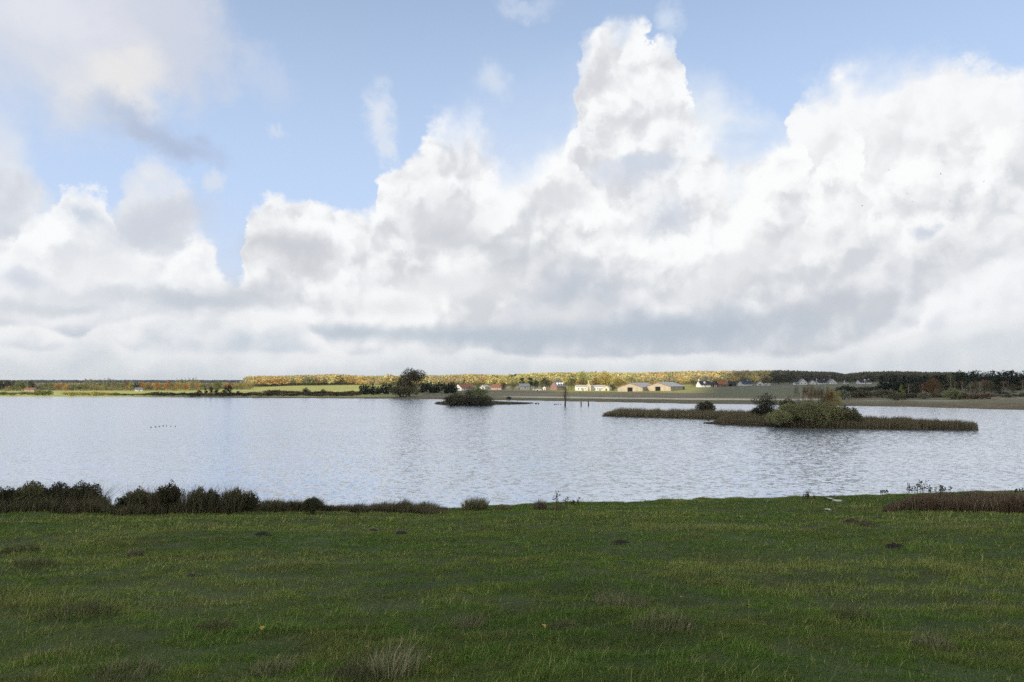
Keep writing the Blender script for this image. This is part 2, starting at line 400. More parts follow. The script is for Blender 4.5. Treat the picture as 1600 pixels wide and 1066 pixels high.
CT = np.array([
    [0, .3, .3, .5, .8, .9, 1.2, 1.8, 2.5, 3, 4, 8, 20],        # -100
    [0, .3, .3, .5, .8, .9, 1.2, 1.8, 2.5, 3, 4, 8, 20],        # 200
    [0, .3, .3, .4, .7, 1.4, 2.6, 5.0, 8, 9, 8, 8, 20],         # 380
    [0, .3, .3, .4, .9, 2.2, 4.6, 7.5, 12, 13, 10, 8, 20],      # 480
    [0, .3, .3, 1.0, 3.2, 4.4, 7.0, 9.0, 13, 13, 10, 8, 20],    # 640
    [0, .3, .5, 1.8, 3.7, 5.0, 7.5, 10., 14, 13, 10, 8, 20],    # 800
    [0, .3, .8, 2.0, 3.4, 4.8, 7.0, 10., 14, 14, 10, 8, 20],    # 950
    [0, .4, 1.1, 2.6, 4.3, 5.7, 8.0, 11., 17, 15, 10, 8, 20],   # 1080
    [0, .5, 1.4, 3.2, 5.2, 6.6, 9.2, 12., 18, 15, 10, 8, 20],   # 1200
    [0, .9, 2.4, 4.6, 6.4, 7.6, 10., 12., 17, 17, 10, 8, 20],   # 1320
    [0, 1.5, 3.4, 5.0, 6.5, 8.0, 10.5, 13., 18, 18, 10, 8, 20], # 1420
    [0, 2.0, 4.6, 6.5, 7.5, 9.0, 11., 13., 18, 18, 10, 8, 20],  # 1520
    [0, 2.4, 5.2, 7.0, 8.0, 9.0, 11., 13., 18, 18, 10, 8, 20]]) # 1650
_ca = np.array([a_of(p) for p in CP])
def near_y(a): return np.interp(a, _na, _ny)
def far_y(a): return np.interp(a, _fa, _fy)
def height(X, Y):
    X = np.asarray(X, float); Y = np.asarray(Y, float)
    a = X / np.maximum(Y, 12.0); ac = np.clip(a, -1.4, 1.4)
    wob = (fbm(X / 7, Y / 7, 3, 2) - 0.5) * 2.4
    ny, fy = near_y(ac) + wob * 0.6 + (fbm(X / 1.3, X / 3.1, 8, 3) - .5) * 1.8, far_y(ac) + (fbm(X / 22, Y / 22, 5, 3) - .5) * 8 * (Y > 150)
    # meadow
    t = Y / ny
    zn = 8.3 - 8.0 * np.clip(t, -0.3, 1) + 0.05 * np.clip(-Y, 0, 400)
    zn = zn + np.exp(-((t - 0.74) / 0.09) ** 2) * 0.34 * sstep(a, 0.15, 0.45) - np.exp(-((t - 0.88) / 0.06) ** 2) * 0.10 * sstep(a, 0.15, 0.4)
    und = (fbm(X / 5, Y / 3.2, 11, 3) - 0.5) * 0.36 + (fbm(X / 1.1, Y / 0.8, 21, 3) - 0.5) * 0.17
    zn = zn + und * sstep(np.hypot(X, Y), 2, 7) * (1 - 0.75 * sstep(t, 0.85, 1.0))
    zn = np.where(t > 1, 0.3 - np.minimum((Y - ny) * 0.9, 2.0), zn)
    # beyond the lake
    ai = np.clip(np.interp(ac, _ca, np.arange(len(_ca))), 0, len(_ca) - 1.001); yi = np.clip(np.interp(Y, CY, np.arange(len(CY))), 0, len(CY) - 1.001)
    i0, j0 = ai.astype(int), yi.astype(int); fa_, fy_ = ai - i0, yi - j0
    fa_ = fa_ * fa_ * (3 - 2 * fa_)
    zf = (CT[i0, j0] * (1 - fa_) + CT[i0 + 1, j0] * fa_) * (1 - fy_) + (CT[i0, j0 + 1] * (1 - fa_) + CT[i0 + 1, j0 + 1] * fa_) * fy_
    zf = zf + (fbm(X / 40, Y / 40, 31, 3) - 0.5) * 0.5 * sstep(Y - fy, 0, 60)
    k = sstep(Y - fy, 0, 30)
    zf = np.where(Y > fy, 0.22 + (zf - 0.22) * k, np.maximum(0.22 - (fy - Y) * 0.5, -2.0))
    z = np.where(Y < 0.5 * (ny + fy), zn, zf)
    side = sstep(np.abs(X), 650, 800) * sstep(Y, 40, 200)
    return z + side * (np.maximum(z, 2.0) + 2 - z)
def H(x, y): return float(height(np.array([x]), np.array([y]))[0])

# real ground colours (linear), by zone
def ground_color(X, Y):
    a = X / np.maximum(Y, 12.0); n = fbm(X / 6, Y / 6, 41, 4)[:, None]; nn = fbm(X / 60, Y / 25, 43, 3)[:, None]
    fy = far_y(np.clip(a, -1.4, 1.4)); d = Y - fy
    def c(*q): return np.array(q)[None, :]
    meadow = c(.040, .062, .016) * (0.7 + 0.6 * n) + c(.02, .012, .0) * nn
    green = c(.36, .36, .11) * (0.8 + 0.4 * nn)
    stub = c(.25, .20, .14) * (0.75 + 0.5 * nn); olive = c(.19, .175, .095) * (0.75 + 0.5 * nn)
    strip = c(.62, .54, .38); reed = c(.16, .125, .07) * (0.6 + 0.8 * n); brown = c(.16, .11, .065)
    px = 800 + a * F
    def w(x): return x[:, None] if x.ndim == 1 else x
    far = green
    mid = w(sstep(px, 560, 680)); far = far * (1 - mid) + olive * mid
    # bands of the shore fields: reeds, pale beach line, stubble, then grass
    barn = w(sstep(px, 840, 900) * (1 - sstep(px, 1090, 1150)))
    near_b = w(sstep(px, 760, 860) * sstep(d, 55, 70) * (1 - sstep(d, 130, 165)))
    far = far * (1 - near_b) + stub * near_b
    gb = barn * w(sstep(Y, 485, 520)); far = far * (1 - gb) + c(.27, .26, .075) * (0.8 + .4 * nn) * gb
    dk = w(sstep(px, 1060, 1130) * sstep(d, 70, 100)); far = far * (1 - dk) + c(.155, .155, .08) * (0.8 + 0.4 * nn) * dk
    road = w(sstep(px, 1130, 1180) * (1 - sstep(px, 1250, 1330)) * sstep(Y, 600, 630) * (1 - sstep(Y, 640, 670))); far = far * (1 - road) + c(.18, .165, .15) * road
    s1 = w(sstep(px, 770, 830) * (1 - sstep(px, 1240, 1330)) * sstep(d, 40, 46) * (1 - sstep(d, 62, 68))); far = far * (1 - s1) + strip * s1
    sg = w(sstep(px, 770, 830) * (1 - sstep(px, 1240, 1330)) * sstep(d, 18, 22) * (1 - sstep(d, 37, 41))); far = far * (1 - sg) + c(.10, .135, .05) * sg
    s2 = w(sstep(px, 1330, 1360) * (1 - sstep(px, 1480, 1520)) * sstep(d, 28, 32) * (1 - sstep(d, 38, 44))); far = far * (1 - s2) + c(.30, .28, .20) * s2
    sh = w(1 - sstep(d, 16, 30)) * w(sstep(px, 230, 330)); far = far * (1 - sh) + reed * sh
    wd = w(sstep(Y, 930, 1000)); far = far * (1 - wd) + c(.07, .06, .03) * wd
    bed = w(1 - sstep(d, -14, -2)); far = far * (1 - bed) + c(.05, .045, .03) * bed
    nearm = w((Y < 0.5 * (near_y(np.clip(a, -1.4, 1.4)) + fy)).astype(float))
    return np.clip(far * (1 - nearm) + meadow * nearm, 0.004, 0.9)

az_f = np.radians(np.arange(-48, 48.01, 0.24)); az_b = np.radians(np.arange(50, 310.01, 4.0))
AZS = np.concatenate([az_f, az_b])
RS = np.concatenate([[0.25, 0.6, 1.0], 1.4 * 1.022 ** np.arange(0, 404)])
RS = RS[RS < 9000]
AA, RR = np.meshgrid(AZS, RS); TX, TY = (RR * np.sin(AA)).ravel(), (RR * np.cos(AA)).ravel()
TZ = height(TX, TY)
nA, nR = len(AZS), len(RS)
i_, j_ = np.meshgrid(np.arange(nR - 1), np.arange(nA), indexing='ij'); j2 = (j_ + 1) % nA
quads = np.stack([i_ * nA + j_, i_ * nA + j2, (i_ + 1) * nA + j2, (i_ + 1) * nA + j_], -1).reshape(-1, 4)[:, ::-1]
M_ground = mat_attr('ground_soil_and_grass', 0.9, nscale=0.35, namp=0.22, bump=0.5, bdist=0.12)
ground = add('ground', mesh_np('ground', np.stack([TX, TY, TZ], -1), [quads], ground_color(TX, TY)), M_ground, smooth=True)
tag(ground, kind='structure')
del AA, RR, TX, TY, TZ, quads, i_, j_, j2

# ------------------------------------------------------------------ lake
m_, q = new_mat('lake_water')
P = q.n('ShaderNodeTexCoord').outputs['Object']
def stretch(vec, ang, s):
    mp = q.n('ShaderNodeMapping'); q.put(mp.inputs['Vector'], vec); mp.inputs['Rotation'].default_value = (0, 0, R(ang)); mp.inputs['Scale'].default_value = s
    return mp.outputs[0]
gust = q.ramp(q.noise(stretch(P, 8, (0.35, 1.0, 1)), 0.022, 4, 0.55), 0.32, 0.66, 0.78, 1.1)
# wavelet slopes at three sizes; unresolved ripples add to the roughness
def slope(ang, st, sc, k, det=2):
    return q.v('MULTIPLY', q.v('SUBTRACT', q.noise(stretch(P, ang, st), sc, det, 0.55, 0.35, color=True), (0.5, 0.5, 0.5)), (k * .6, k, 0))
sl = q.v('ADD', slope(12, (0.72, 1.0, 1), 1.75, 0.72, 3), q.v('ADD', slope(-10, (0.7, 1.0, 1), 4.0, 0.46), slope(5, (0.7, 1.0, 1), 8.0, 0.36)))
swell = q.v('MULTIPLY', q.v('SUBTRACT', q.noise(stretch(P, 8, (0.5, 1.0, 1)), 0.16, 3, 0.5, color=True), (0.5, 0.5, 0.5)), (0.03, 0.06, 0))
nrm = q.v('NORMALIZE', q.v('ADD', q.v('ADD', q.v('SCALE', sl, scale=gust), swell), (0, 0, 1)))
b = q.n('ShaderNodeBsdfPrincipled')
b.inputs['Base Color'].default_value = (0.63, 0.705, 0.80, 1)
b.inputs['Metallic'].default_value = 0.80
b.inputs['Roughness'].default_value = 0.17
m_.node_tree.links.new(nrm, b.inputs['Normal'])
o_ = q.n('ShaderNodeOutputMaterial'); m_.node_tree.links.new(b.outputs[0], o_.inputs[0])
lake = MB().raw([(-820, 20, 0), (820, 20, 0), (820, 720, 0), (-820, 720, 0)], [(0, 1, 2, 3)]).build('lake_water', m_)
tag(lake, kind='structure')

# ------------------------------------------------------------------ unseen cloud overhead, outline shaped to cast shade on meadow, lake and right-hand hills
ALT = 800.0
SHADE = [(-1500, 440), (-700, 452), (-360, 462), (-262, 476), (-290, 560), (-318, 612), (-190, 622), (-60, 612), (10, 575), (36, 480), (66, 425), (112, 425), (138, 490), (175, 600), (205, 690), (245, 780), (300, 900), (380, 1080), (470, 1300), (560, 1650), (1400, 1650), (2000, 400), (1900, -900), (600, -1300), (-900, -1100), (-1700, -300)]
sh = sun_dir * (ALT / sun_dir.z)
m_, q = new_mat('shade_cloud')
df = q.n('ShaderNodeBsdfDiffuse'); df.inputs[0].default_value = (.9, .9, .9, 1)
tr = q.n('ShaderNodeBsdfTranslucent'); tr.inputs[0].default_value = (.97, .96, .94, 1)
mx = q.n('ShaderNodeMixShader'); mx.inputs[0].default_value = 0.88
m_.node_tree.links.new(df.outputs[0], mx.inputs[1]); m_.node_tree.links.new(tr.outputs[0], mx.inputs[2])
oo = q.n('ShaderNodeOutputMaterial'); m_.node_tree.links.new(mx.outputs[0], oo.inputs[0])
ring = []
n_ = len(SHADE)
for i in range(n_):
    p0, p1 = np.array(SHADE[i]), np.array(SHADE[(i + 1) % n_]); k = max(1, int(np.linalg.norm(p1 - p0) / 45))
    for j in range(k): ring.append(p0 + (p1 - p0) * j / k)
ring = np.array(ring); cen = np.array([150.0, 100.0])
wv = (fbm(ring[:, 0] / 60, ring[:, 1] / 60, 77, 3) - 0.5)[:, None] * 34
ring = ring + wv * (ring - cen) / np.linalg.norm(ring - cen, axis=1)[:, None]
V, Fq = [], []; lev = [(1.0, 0), (.985, 2.5), (.95, 8), (.88, 20), (.75, 38), (.55, 56), (.3, 68), (.02, 72)]
nr = len(ring)
for s_, hgt in [(l[0], -l[1] * 0.5) for l in reversed(lev[1:])] + lev:
    pr = cen + (ring - cen) * s_; nz = fbm(pr[:, 0] / 120, pr[:, 1] / 120, 5, 4) - .5
    z = ALT + hgt + nz * abs(hgt) * 1.0
    V.append(np.stack([pr[:, 0] + sh.x, pr[:, 1] + sh.y, z], -1))
for i in range(len(V) - 1):
    a_ = np.arange(nr); b_ = (a_ + 1) % nr
    Fq.append(np.stack([i * nr + a_, i * nr + b_, (i + 1) * nr + b_, (i + 1) * nr + a_], -1))
cloud = add('cloud', mesh_np('cloud', np.concatenate(V), Fq), m_, smooth=True)
tag(cloud, 'unseen cloud behind the viewer, shaped to shade meadow, lake and right-hand hills', kind='structure')

# ------------------------------------------------------------------ foliage
def leaf_quads(C, size, r_, flat=0.0, upright=0.0):
    """irregular four-cornered leaf sprays round the given centres"""
    n = len(C)
    a = r_.normal(size=(n, 3)); a /= np.linalg.norm(a, axis=1)[:, None]
    b = r_.normal(size=(n, 3)); b[:, 2] *= 1 - flat; b[:, 2] += upright
    b -= a * np.sum(a * b, 1)[:, None]; b /= np.linalg.norm(b, axis=1)[:, None] + 1e-9
    s = (size * (0.55 + 0.9 * r_.random(n)))[:, None]
    k = 0.45 + 0.5 * r_.random((n, 1))
    V = np.stack([C - a * s * .5, C - b * s * k * .5 + a * s * .08, C + a * s * .5, C + b * s * k * .5 - a * s * .1], 1).reshape(-1, 3)
    return V, np.arange(4 * n).reshape(n, 4)
def lobes_to_points(lobes, n, r_, inner=0.5):
    L = np.array(lobes, float); w = (L[:, 3] * L[:, 5] + L[:, 3] ** 2); w /= w.sum()
    i = r_.choice(len(L), n, p=w)
    d = r_.normal(size=(n, 3)); d /= np.linalg.norm(d, axis=1)[:, None]
    rad = inner + (1.06 - inner) * r_.random(n) ** 0.6
    return L[i, :3] + d * L[i, 3:6] * rad[:, None]
def make_shape(kind, seed, n, leaf):
    """(crown mesh, trunk mesh) of a plant 1 unit high"""
    r_ = np.random.default_rng(seed); U = r_.random; tr = MB(); lobes = []
    if kind == 'round':
        for k in range(11):
            an = k * 2.4 + U(); rr = .23 * math.sqrt((k + .4) / 11) * 1.25; z = .40 + .44 * U() * (1 - rr)
            s = .15 + .09 * U(); lobes.append((rr * math.cos(an), rr * math.sin(an), z + .02, s, s, s * .85))
        lobes += [(0, 0, .82, .17, .17, .16), (0, 0, .58, .27, .27, .27)] + [(.2 * math.cos(k * 1.26), .2 * math.sin(k * 1.26), .20 + .1 * U(), .15, .15, .14) for k in range(5)]
        tr.tube([(0, 0, -.04), (.005, 0, .2), (0, .01, .45), (.01, 0, .78)], [.030, .022, .016, .005])
        for k in range(6):
            an = k * 1.05 + U(); z = .2 + .06 * k; tr.tube([(0, 0, z), (.1 * math.cos(an), .1 * math.sin(an), z + .10), (.22 * math.cos(an), .22 * math.sin(an), z + .24)], [.012, .008, .003], 5)
    elif kind == 'tall':
        for k in range(12):
            z = .2 + .066 * k; wd = .14 * math.sin(min(1, (1.05 - z) * 1.5) * 1.4) + .02; an = U() * 6.3
            lobes.append((wd * .6 * math.cos(an), wd * .6 * math.sin(an), z, wd, wd, .085))
        tr.tube([(0, 0, -.04), (.005, 0, .4), (0, 0, .95)], [.022, .014, .003])
        for k in range(7):
            an = k * 2.1; z = .18 + .09 * k; tr.tube([(0, 0, z), (.07 * math.cos(an), .07 * math.sin(an), z + .12)], [.007, .002], 5)
    elif kind == 'spruce':
        for k in range(15):
            z = .10 + .88 * k / 15; wd = .20 * (1 - z) ** .85 + .012
            lobes += [(wd * .45 * math.cos(k * 2.1 + j * 2.09), wd * .45 * math.sin(k * 2.1 + j * 2.09), z - .01 * j, wd * .75, wd * .75, .035) for j in range(3)]
        tr.tube([(0, 0, -.04), (0, 0, .5), (0, 0, .98)], [.018, .012, .002])
    elif kind == 'birch':
        for k in range(13):
            an = k * 2.4 + U(); z = .38 + .56 * U(); rr = .17 * (1.1 - z) + .05; s = .07 + .045 * U(); lobes.append((rr * math.cos(an), rr * math.sin(an), z, s, s, s * 1.25))
        tr.tube([(0, 0, -.04), (.012, 0, .3), (-.004, .01, .6), (.02, 0, .93)], [.015, .012, .009, .003])
        for k in range(9):
            an = k * 2.2; z = .3 + .065 * k; tr.tube([(.005, 0, z), (.07 * math.cos(an), .07 * math.sin(an), z + .11)], [.005, .0015], 4)
    elif kind == 'bush':
        for k in range(16):
            an = k * 2.4 + U(); rr = .62 * math.sqrt((k + .3) / 16); z = .32 + .36 * U() * (1 - rr * .6); s = .2 + .14 * U(); lobes.append((rr * math.cos(an), rr * math.sin(an), z, s, s, s * .95))
        lobes += [(.1, 0, .62, .26, .26, .28), (-.25, .1, .5, .28, .28, .3)]
        for k in range(12):
            an = k * 2.4; tr.tube([(.1 * math.cos(an), .1 * math.sin(an), -.08), (.3 * math.cos(an), .3 * math.sin(an), .35), (.5 * math.cos(an), .5 * math.sin(an), .66)], [.02, .013, .004], 5)
    elif kind == 'pine':
        for k in range(10):
            an = k * 2.4 + U(); z = .35 + .55 * U(); rr = .2 * (1.2 - z); s = .11 + .07 * U(); lobes.append((rr * math.cos(an), rr * math.sin(an), z, s, s, s * .6))
        lobes += [(0, 0, .9, .08, .08, .1), (0, 0, .6, .17, .17, .2), (0, 0, .35, .2, .2, .13)]
        tr.tube([(0, 0, -.04), (0, 0, .5), (.01, 0, .95)], [.024, .016, .004])
    P_ = lobes_to_points(lobes, n, r_, .45 if kind != 'birch' else .2)
    P_[:, 2] = np.maximum(P_[:, 2], .012 if kind == 'bush' else .06)
    V_, Q_ = leaf_quads(P_, leaf, r_, upright=-.9 if kind == 'spruce' else 0.0)
    V_[:, 2] = np.maximum(V_[:, 2], 0.004)
    kz, kr = 1 / np.percentile(V_[:, 2], 99), .5 / np.percentile(np.hypot(V_[:, 0], V_[:, 1]), 94)   # exactly one high, one wide
    V_ = V_ * (kr, kr, kz); tr.v = [(p[0] * kr, p[1] * kr, p[2] * kz * .97) for p in tr.v]
    return mesh_np('crown', V_, [Q_]), tr.mesh('trunk')

M_bark = mat_plain('bark', (.10, .08, .06), .9, .3, 6)
M_birch = mat_plain('white_birch_bark', (.40, .38, .34), .8, .25, 5)
PAL = {
    'orange': mat_leaf('leaves_orange', (0.459, 0.203, 0.047), (0.351, 0.230, 0.054), (0.486, 0.297, 0.081)),
    'yellow': mat_leaf('leaves_yellow', (0.468, 0.364, 0.078), (0.364, 0.312, 0.078), (0.312, 0.325, 0.078)),
    'golden': mat_leaf('leaves_golden', (0.405, 0.311, 0.081), (0.297, 0.270, 0.081), (0.405, 0.257, 0.068)),
    'green': mat_leaf('leaves_green', (0.136, 0.184, 0.056), (0.192, 0.224, 0.072), (0.240, 0.240, 0.080)),
    'palegreen': mat_leaf('leaves_pale_green', (0.308, 0.336, 0.154), (0.238, 0.266, 0.126), (0.336, 0.322, 0.182)),
    'grey': mat_leaf('leaves_grey_green', (0.225, 0.240, 0.165), (0.180, 0.195, 0.135), (0.255, 0.240, 0.180)),
    'brown': mat_leaf('leaves_brown', (0.180, 0.112, 0.060), (0.225, 0.150, 0.075), (0.150, 0.112, 0.068)),
    'rust': mat_leaf('leaves_rust', (0.221, 0.111, 0.039), (0.169, 0.111, 0.046), (0.195, 0.143, 0.052)),
    'olive': mat_leaf('leaves_olive', (.12, .12, .055), (.15, .14, .065), (.13, .105, .055)),
    'dark': mat_leaf('leaves_dark', (.036, .043, .022), (.055, .058, .032), (.048, .046, .028), transl=.15),
    'conifer': mat_leaf('needles_dark', (.018, .030, .014), (.030, .042, .018), (.026, .032, .016), transl=.1),
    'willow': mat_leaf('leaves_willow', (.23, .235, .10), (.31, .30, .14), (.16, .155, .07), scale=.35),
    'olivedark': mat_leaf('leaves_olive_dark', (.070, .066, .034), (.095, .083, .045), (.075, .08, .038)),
}
_proto = {}
def plant(kind, pal, name, x, y, h, w, label, cat, group=None, detail=1, zoff=0.0, rz=None, bark=None, stem='trunk', gz=None):
    """one tree or shrub, h high and w wide, standing at x, y"""
    var = random.randrange(3)
    key = (kind, pal, var, detail, name, bark)
    n = {'round': 620, 'tall': 420, 'spruce': 480, 'birch': 420, 'bush': 520, 'pine': 420}[kind]
    lf = {'round': .062, 'tall': .05, 'spruce': .075, 'birch': .034, 'bush': .13, 'pine': .07}[kind]
    if detail == 2: n, lf = int(n * 4.5), lf * .5
    if detail == 3: n, lf = int(n * 13), lf * .40
    if key not in _proto:
        sk = (kind, var, detail)
        if sk not in _proto: _proto[sk] = make_shape(kind, 100 + var * 7 + len(kind), n, lf)
        cm, tm = _proto[sk]
        e = empty(name, (0, 0, 0))
        cm2 = cm.copy(); cm2.materials.clear(); add('foliage' if kind == 'bush' else 'crown', cm2, PAL[pal], e)
        tm2 = tm.copy(); tm2.materials.clear(); add('stem' if kind == 'bush' else stem, tm2, bark or M_bark, e, smooth=True)
        _proto[key] = e; o = e
    else: o = copy_tree(_proto[key])
    s = w
    o.location = (x, y, (H(x, y) if gz is None else gz) + zoff - 0.03 * h)
    o.scale = (s, s, h); o.rotation_euler = (0, 0, random.uniform(0, 6.28) if rz is None else rz)
    for k_ in ('group',):
        if k_ in o: del o[k_]
    return tag(o, label, cat, group)
def at(px, Y, row=612): return a_of(px, row) * Y
def tree_px(kind, pal, name, px, Y, top, wpx, label, cat='tree', group=None, detail=1, bark=None, zoff=0.0, rz=None, gz=None):
    x = at(px, Y); h = (zrow(top, Y) - (H(x, Y) if gz is None else gz)) / .98
    return plant(kind, pal, name, x, Y, max(h, .5), wpx * Y / F, label, cat, group, detail, zoff, rz, bark, gz=gz)
ORD = ['first', 'second', 'third', 'fourth', 'fifth', 'sixth', 'seventh', 'eighth', 'ninth', 'tenth', 'eleventh', 'twelfth', 'thirteenth', 'fourteenth', 'fifteenth', 'sixteenth', 'seventeenth', 'eighteenth', 'nineteenth', 'twentieth']
ORD += ['twenty-' + w for w in ORD[:9]] + ['thirtieth'] + ['thirty-' + w for w in ORD[:9]] + ['fortieth'] + ['forty-' + w for w in ORD[:9]] + ['fiftieth']
def row_of(items, fmt, group):
    """items of one look, each told apart by its turn from the left"""
    items = sorted(items, key=lambda t: t[2]); cnt = {}
    for it in items:
        kind, pal, px, Y, top, w, look, name = it[:8]
        i = cnt.get(look, 0); cnt[look] = i + 1
        tree_px(kind, pal, name, px, Y, top, w, fmt % (look, ORD[min(i, len(ORD) - 1)]), 'shrub' if kind == 'bush' else 'tree', group, it[8] if len(it) > 8 else 1, M_birch if kind == 'birch' else None)

# ---- woods that read as one mass
def crown_unit(seed, nq, leaf):
    r_ = np.random.default_rng(seed)
    lob = [(0, 0, .58, .34, .34, .34)] + [(.24 * math.cos(k * 1.26), .24 * math.sin(k * 1.26), .40 + .34 * r_.random(), .2, .2, .19) for k in range(6)] + [(0, 0, .84, .15, .15, .14)]
    V_, _ = leaf_quads(lobes_to_points(lob, nq, r_, .6), leaf, r_)
    return V_
CU = [crown_unit(s, 130, .145) for s in (1, 2, 3, 4)]
CUs = []
for s in (5, 6):   # conifer unit
    r_ = np.random.default_rng(s)
    CUs.append(leaf_quads(lobes_to_points([(0, 0, .08 + .07 * k, .30 * (1 - k / 14), .30 * (1 - k / 14), .07) for k in range(13)], 130, r_, .5), .13, r_, upright=-.8)[0])
M_wood = mat_attr('woodland_leaves', .8, transl=.25)
def wood(name, pts, label, palette, conifer=0.0):
    """pts: rows of x, y, ground z, height, width; palette(x, y, r) gives each tree's own leaf colour"""
    Vs, Cs = [], []
    r_ = np.random.default_rng(len(pts))
    for (x, y, z, h, w) in pts:
        u = CUs[r_.integers(2)] if r_.random() < conifer else CU[r_.integers(4)]
        an = r_.random() * 6.28; c_, s_ = math.cos(an), math.sin(an)
        v = np.empty_like(u); v[:, 0] = (u[:, 0] * c_ - u[:, 1] * s_) * w + x; v[:, 1] = (u[:, 0] * s_ + u[:, 1] * c_) * w + y; v[:, 2] = u[:, 2] * h + z
        Vs.append(v); cc = np.array(palette(x, y, r_))
        Cs.append(np.clip(np.repeat(cc[None] * (1 + .10 * r_.normal(size=(len(u) // 4, 1))), 4, axis=0), .004, .8))
    V_ = np.concatenate(Vs); Q_ = np.arange(len(V_)).reshape(-1, 4)
    o = add(name, mesh_np(name, V_, [Q_], np.concatenate(Cs)), M_wood)
    return tag(o, label, 'woodland', kind='stuff')
TOPX = [-200, 0, 200, 330, 385, 390, 430, 480, 520, 570, 620, 640, 700, 730, 760, 790, 830, 870, 910, 950, 975, 1020, 1080, 1150, 1200, 1230, 1265, 1300, 1318, 1350, 1400, 1450, 1500, 1600, 1800]
TOPR = [597, 597, 597, 596, 592, 586.5, 587, 585.5, 584, 587, 587, 586, 586, 584, 584.5, 586, 582.5, 580.5, 580, 579.5, 582, 581, 579, 578.5, 577.5, 577, 579.5, 580.5, 584, 580.5, 579.5, 581, 581, 581, 581]
def grid_pts(px0, px1, Y0, Y1, sp, hfun, seed, wf=1.2, mask=None):
    r_ = np.random.default_rng(seed); out = []
    y = Y0
    while y < Y1:
        xs = np.arange(a_of(px0) * y, a_of(px1) * y, sp)
        for x in xs:
            X_ = x + r_.normal() * sp * .28; Yy = y + r_.normal() * sp * .28
            px = 800 + X_ / Yy * F * .998
            if mask and not mask(px, Yy): continue
            z = H(X_, Yy); h = hfun(px, Yy, z, r_)
            if h > 2: out.append((X_, Yy, z - .5, h, h * (wf + .18 * r_.normal() * .5)))
        y += sp
    return out
def ridge_h(px, Y, z, r_):
    top = float(np.interp(px, TOPX, TOPR)); lim = zrow(top, Y) - z
    h = min(14.5 + 1.2 * r_.normal(), lim + .45 * r_.normal())
    return h * (1.0 if h > 6 else 0)
def pal_autumn(x, y, r_):
    px = 800 + x / y * F; n = float(vnoise(np.array([x / 34.]), np.array([y / 34.]), 9)[0]) + .16 * r_.normal()
    cs = [(.36, .25, .10), (.33, .27, .11), (.36, .30, .13), (.25, .24, .11), (.31, .23, .11), (.23, .21, .12)]
    i = int(np.clip(n, 0, .999) * len(cs)); c = np.array(cs[i])
    if 760 < px < 1000: c = c * .6 + np.array((.34, .33, .11)) * .4
    if r_.random() < .06: c = np.array((.10, .11, .05))
    return c * 1.65 * (1 + .12 * r_.normal())
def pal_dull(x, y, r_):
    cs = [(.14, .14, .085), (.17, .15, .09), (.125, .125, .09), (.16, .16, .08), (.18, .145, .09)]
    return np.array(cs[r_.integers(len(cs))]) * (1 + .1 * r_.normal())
ridge = []
for (Y0, Y1, sp, sd_) in ((905, 1010, 10.5, 1), (1010, 1130, 11, 2), (1130, 1290, 13, 3)):
    ridge += grid_pts(392, 1215, Y0, Y1, sp, ridge_h, sd_, mask=lambda px, Y: Y > np.interp(px, [390, 560, 640, 800, 1000, 1200], [925, 915, 905, 900, 905, 930]))
wood('autumn_woodland', ridge, 'sunlit golden autumn wood covering the long low ridge across the lake', pal_autumn)
# lower lit woodland behind the houses
wood('woodland_edge', grid_pts(560, 1210, 770, 905, 11.5, lambda px, Y, z, r_: 10.5 + 1.8 * r_.normal(), 9, mask=lambda px, Y: Y > np.interp(px, [560, 640, 800, 1000, 1100, 1210], [870, 800, 775, 780, 840, 850])), 'lower yellow-green edge of the autumn wood just behind the farmhouses', pal_autumn)
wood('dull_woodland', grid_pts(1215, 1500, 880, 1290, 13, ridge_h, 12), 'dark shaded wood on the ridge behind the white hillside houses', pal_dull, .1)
wood('distant_woodland', [p for p in grid_pts(-250, 470, 2300, 2800, 30, lambda px, Y, z, r_: (zrow(593.6, Y) - z) * (1 + .05 * r_.normal()), 15, wf=2.2)], 'wood on the most distant skyline at far left, tinted blue-grey as by haze', lambda x, y, r_: np.array((.09, .11, .115)) * (1 + .15 * r_.normal()), .3)  # the blue of distance haze is put into the leaf colour
wood('belt_woodland', grid_pts(-120, 385, 860, 960, 12, lambda px, Y, z, r_: min(11 + 1.5 * r_.normal(), zrow(596.5 + 1.5 * r_.random(), Y) - z), 17), 'mottled autumn wood filling the back of the far left tree belt', lambda x, y, r_: pal_autumn(x, y, r_) * .5 + pal_dull(x, y, r_) * .45, .1)

wood('belt_undergrowth', grid_pts(-60, 392, 765, 815, 8, lambda px, Y, z, r_: 4.2 + 1.6 * r_.normal(), 19, wf=1.6), 'low mixed undergrowth beneath the trees of the far left belt', lambda x, y, r_: pal_autumn(x, y, r_) * .5 + pal_dull(x, y, r_) * .45)

# ---- far left belt, one by one
LB = []
def band(px0, px1, step, kinds, Y=(740, 800), tops=(598, 601), wr=(7, 11), name=None, seed=0):
    r_ = random.Random(seed + px0); px = px0
    while px < px1:
        kind, pal, look = r_.choice(kinds); w = r_.uniform(*wr)
        nm = {'round': 'broadleaf_tree', 'tall': 'poplar_tree', 'spruce': 'spruce_tree', 'pine': 'pine_tree', 'birch': 'birch_tree', 'bush': 'shrub'}[kind]
        LB.append((kind, pal, px, r_.uniform(*Y), r_.uniform(*tops), w, look, nm)); px += step * r_.uniform(.8, 1.25)
pinek = ('pine', 'dark', 'dark green pine'); orr = ('round', 'orange', 'orange autumn tree'); yel = ('round', 'yellow', 'yellow autumn tree'); grn = ('round', 'green', 'green broadleaf tree')
gry = ('round', 'grey', 'grey-green thinning tree'); pop = ('tall', 'palegreen', 'tall pale green tree'); brn = ('round', 'brown', 'brown autumn tree'); gold = ('round', 'golden', 'golden autumn tree')
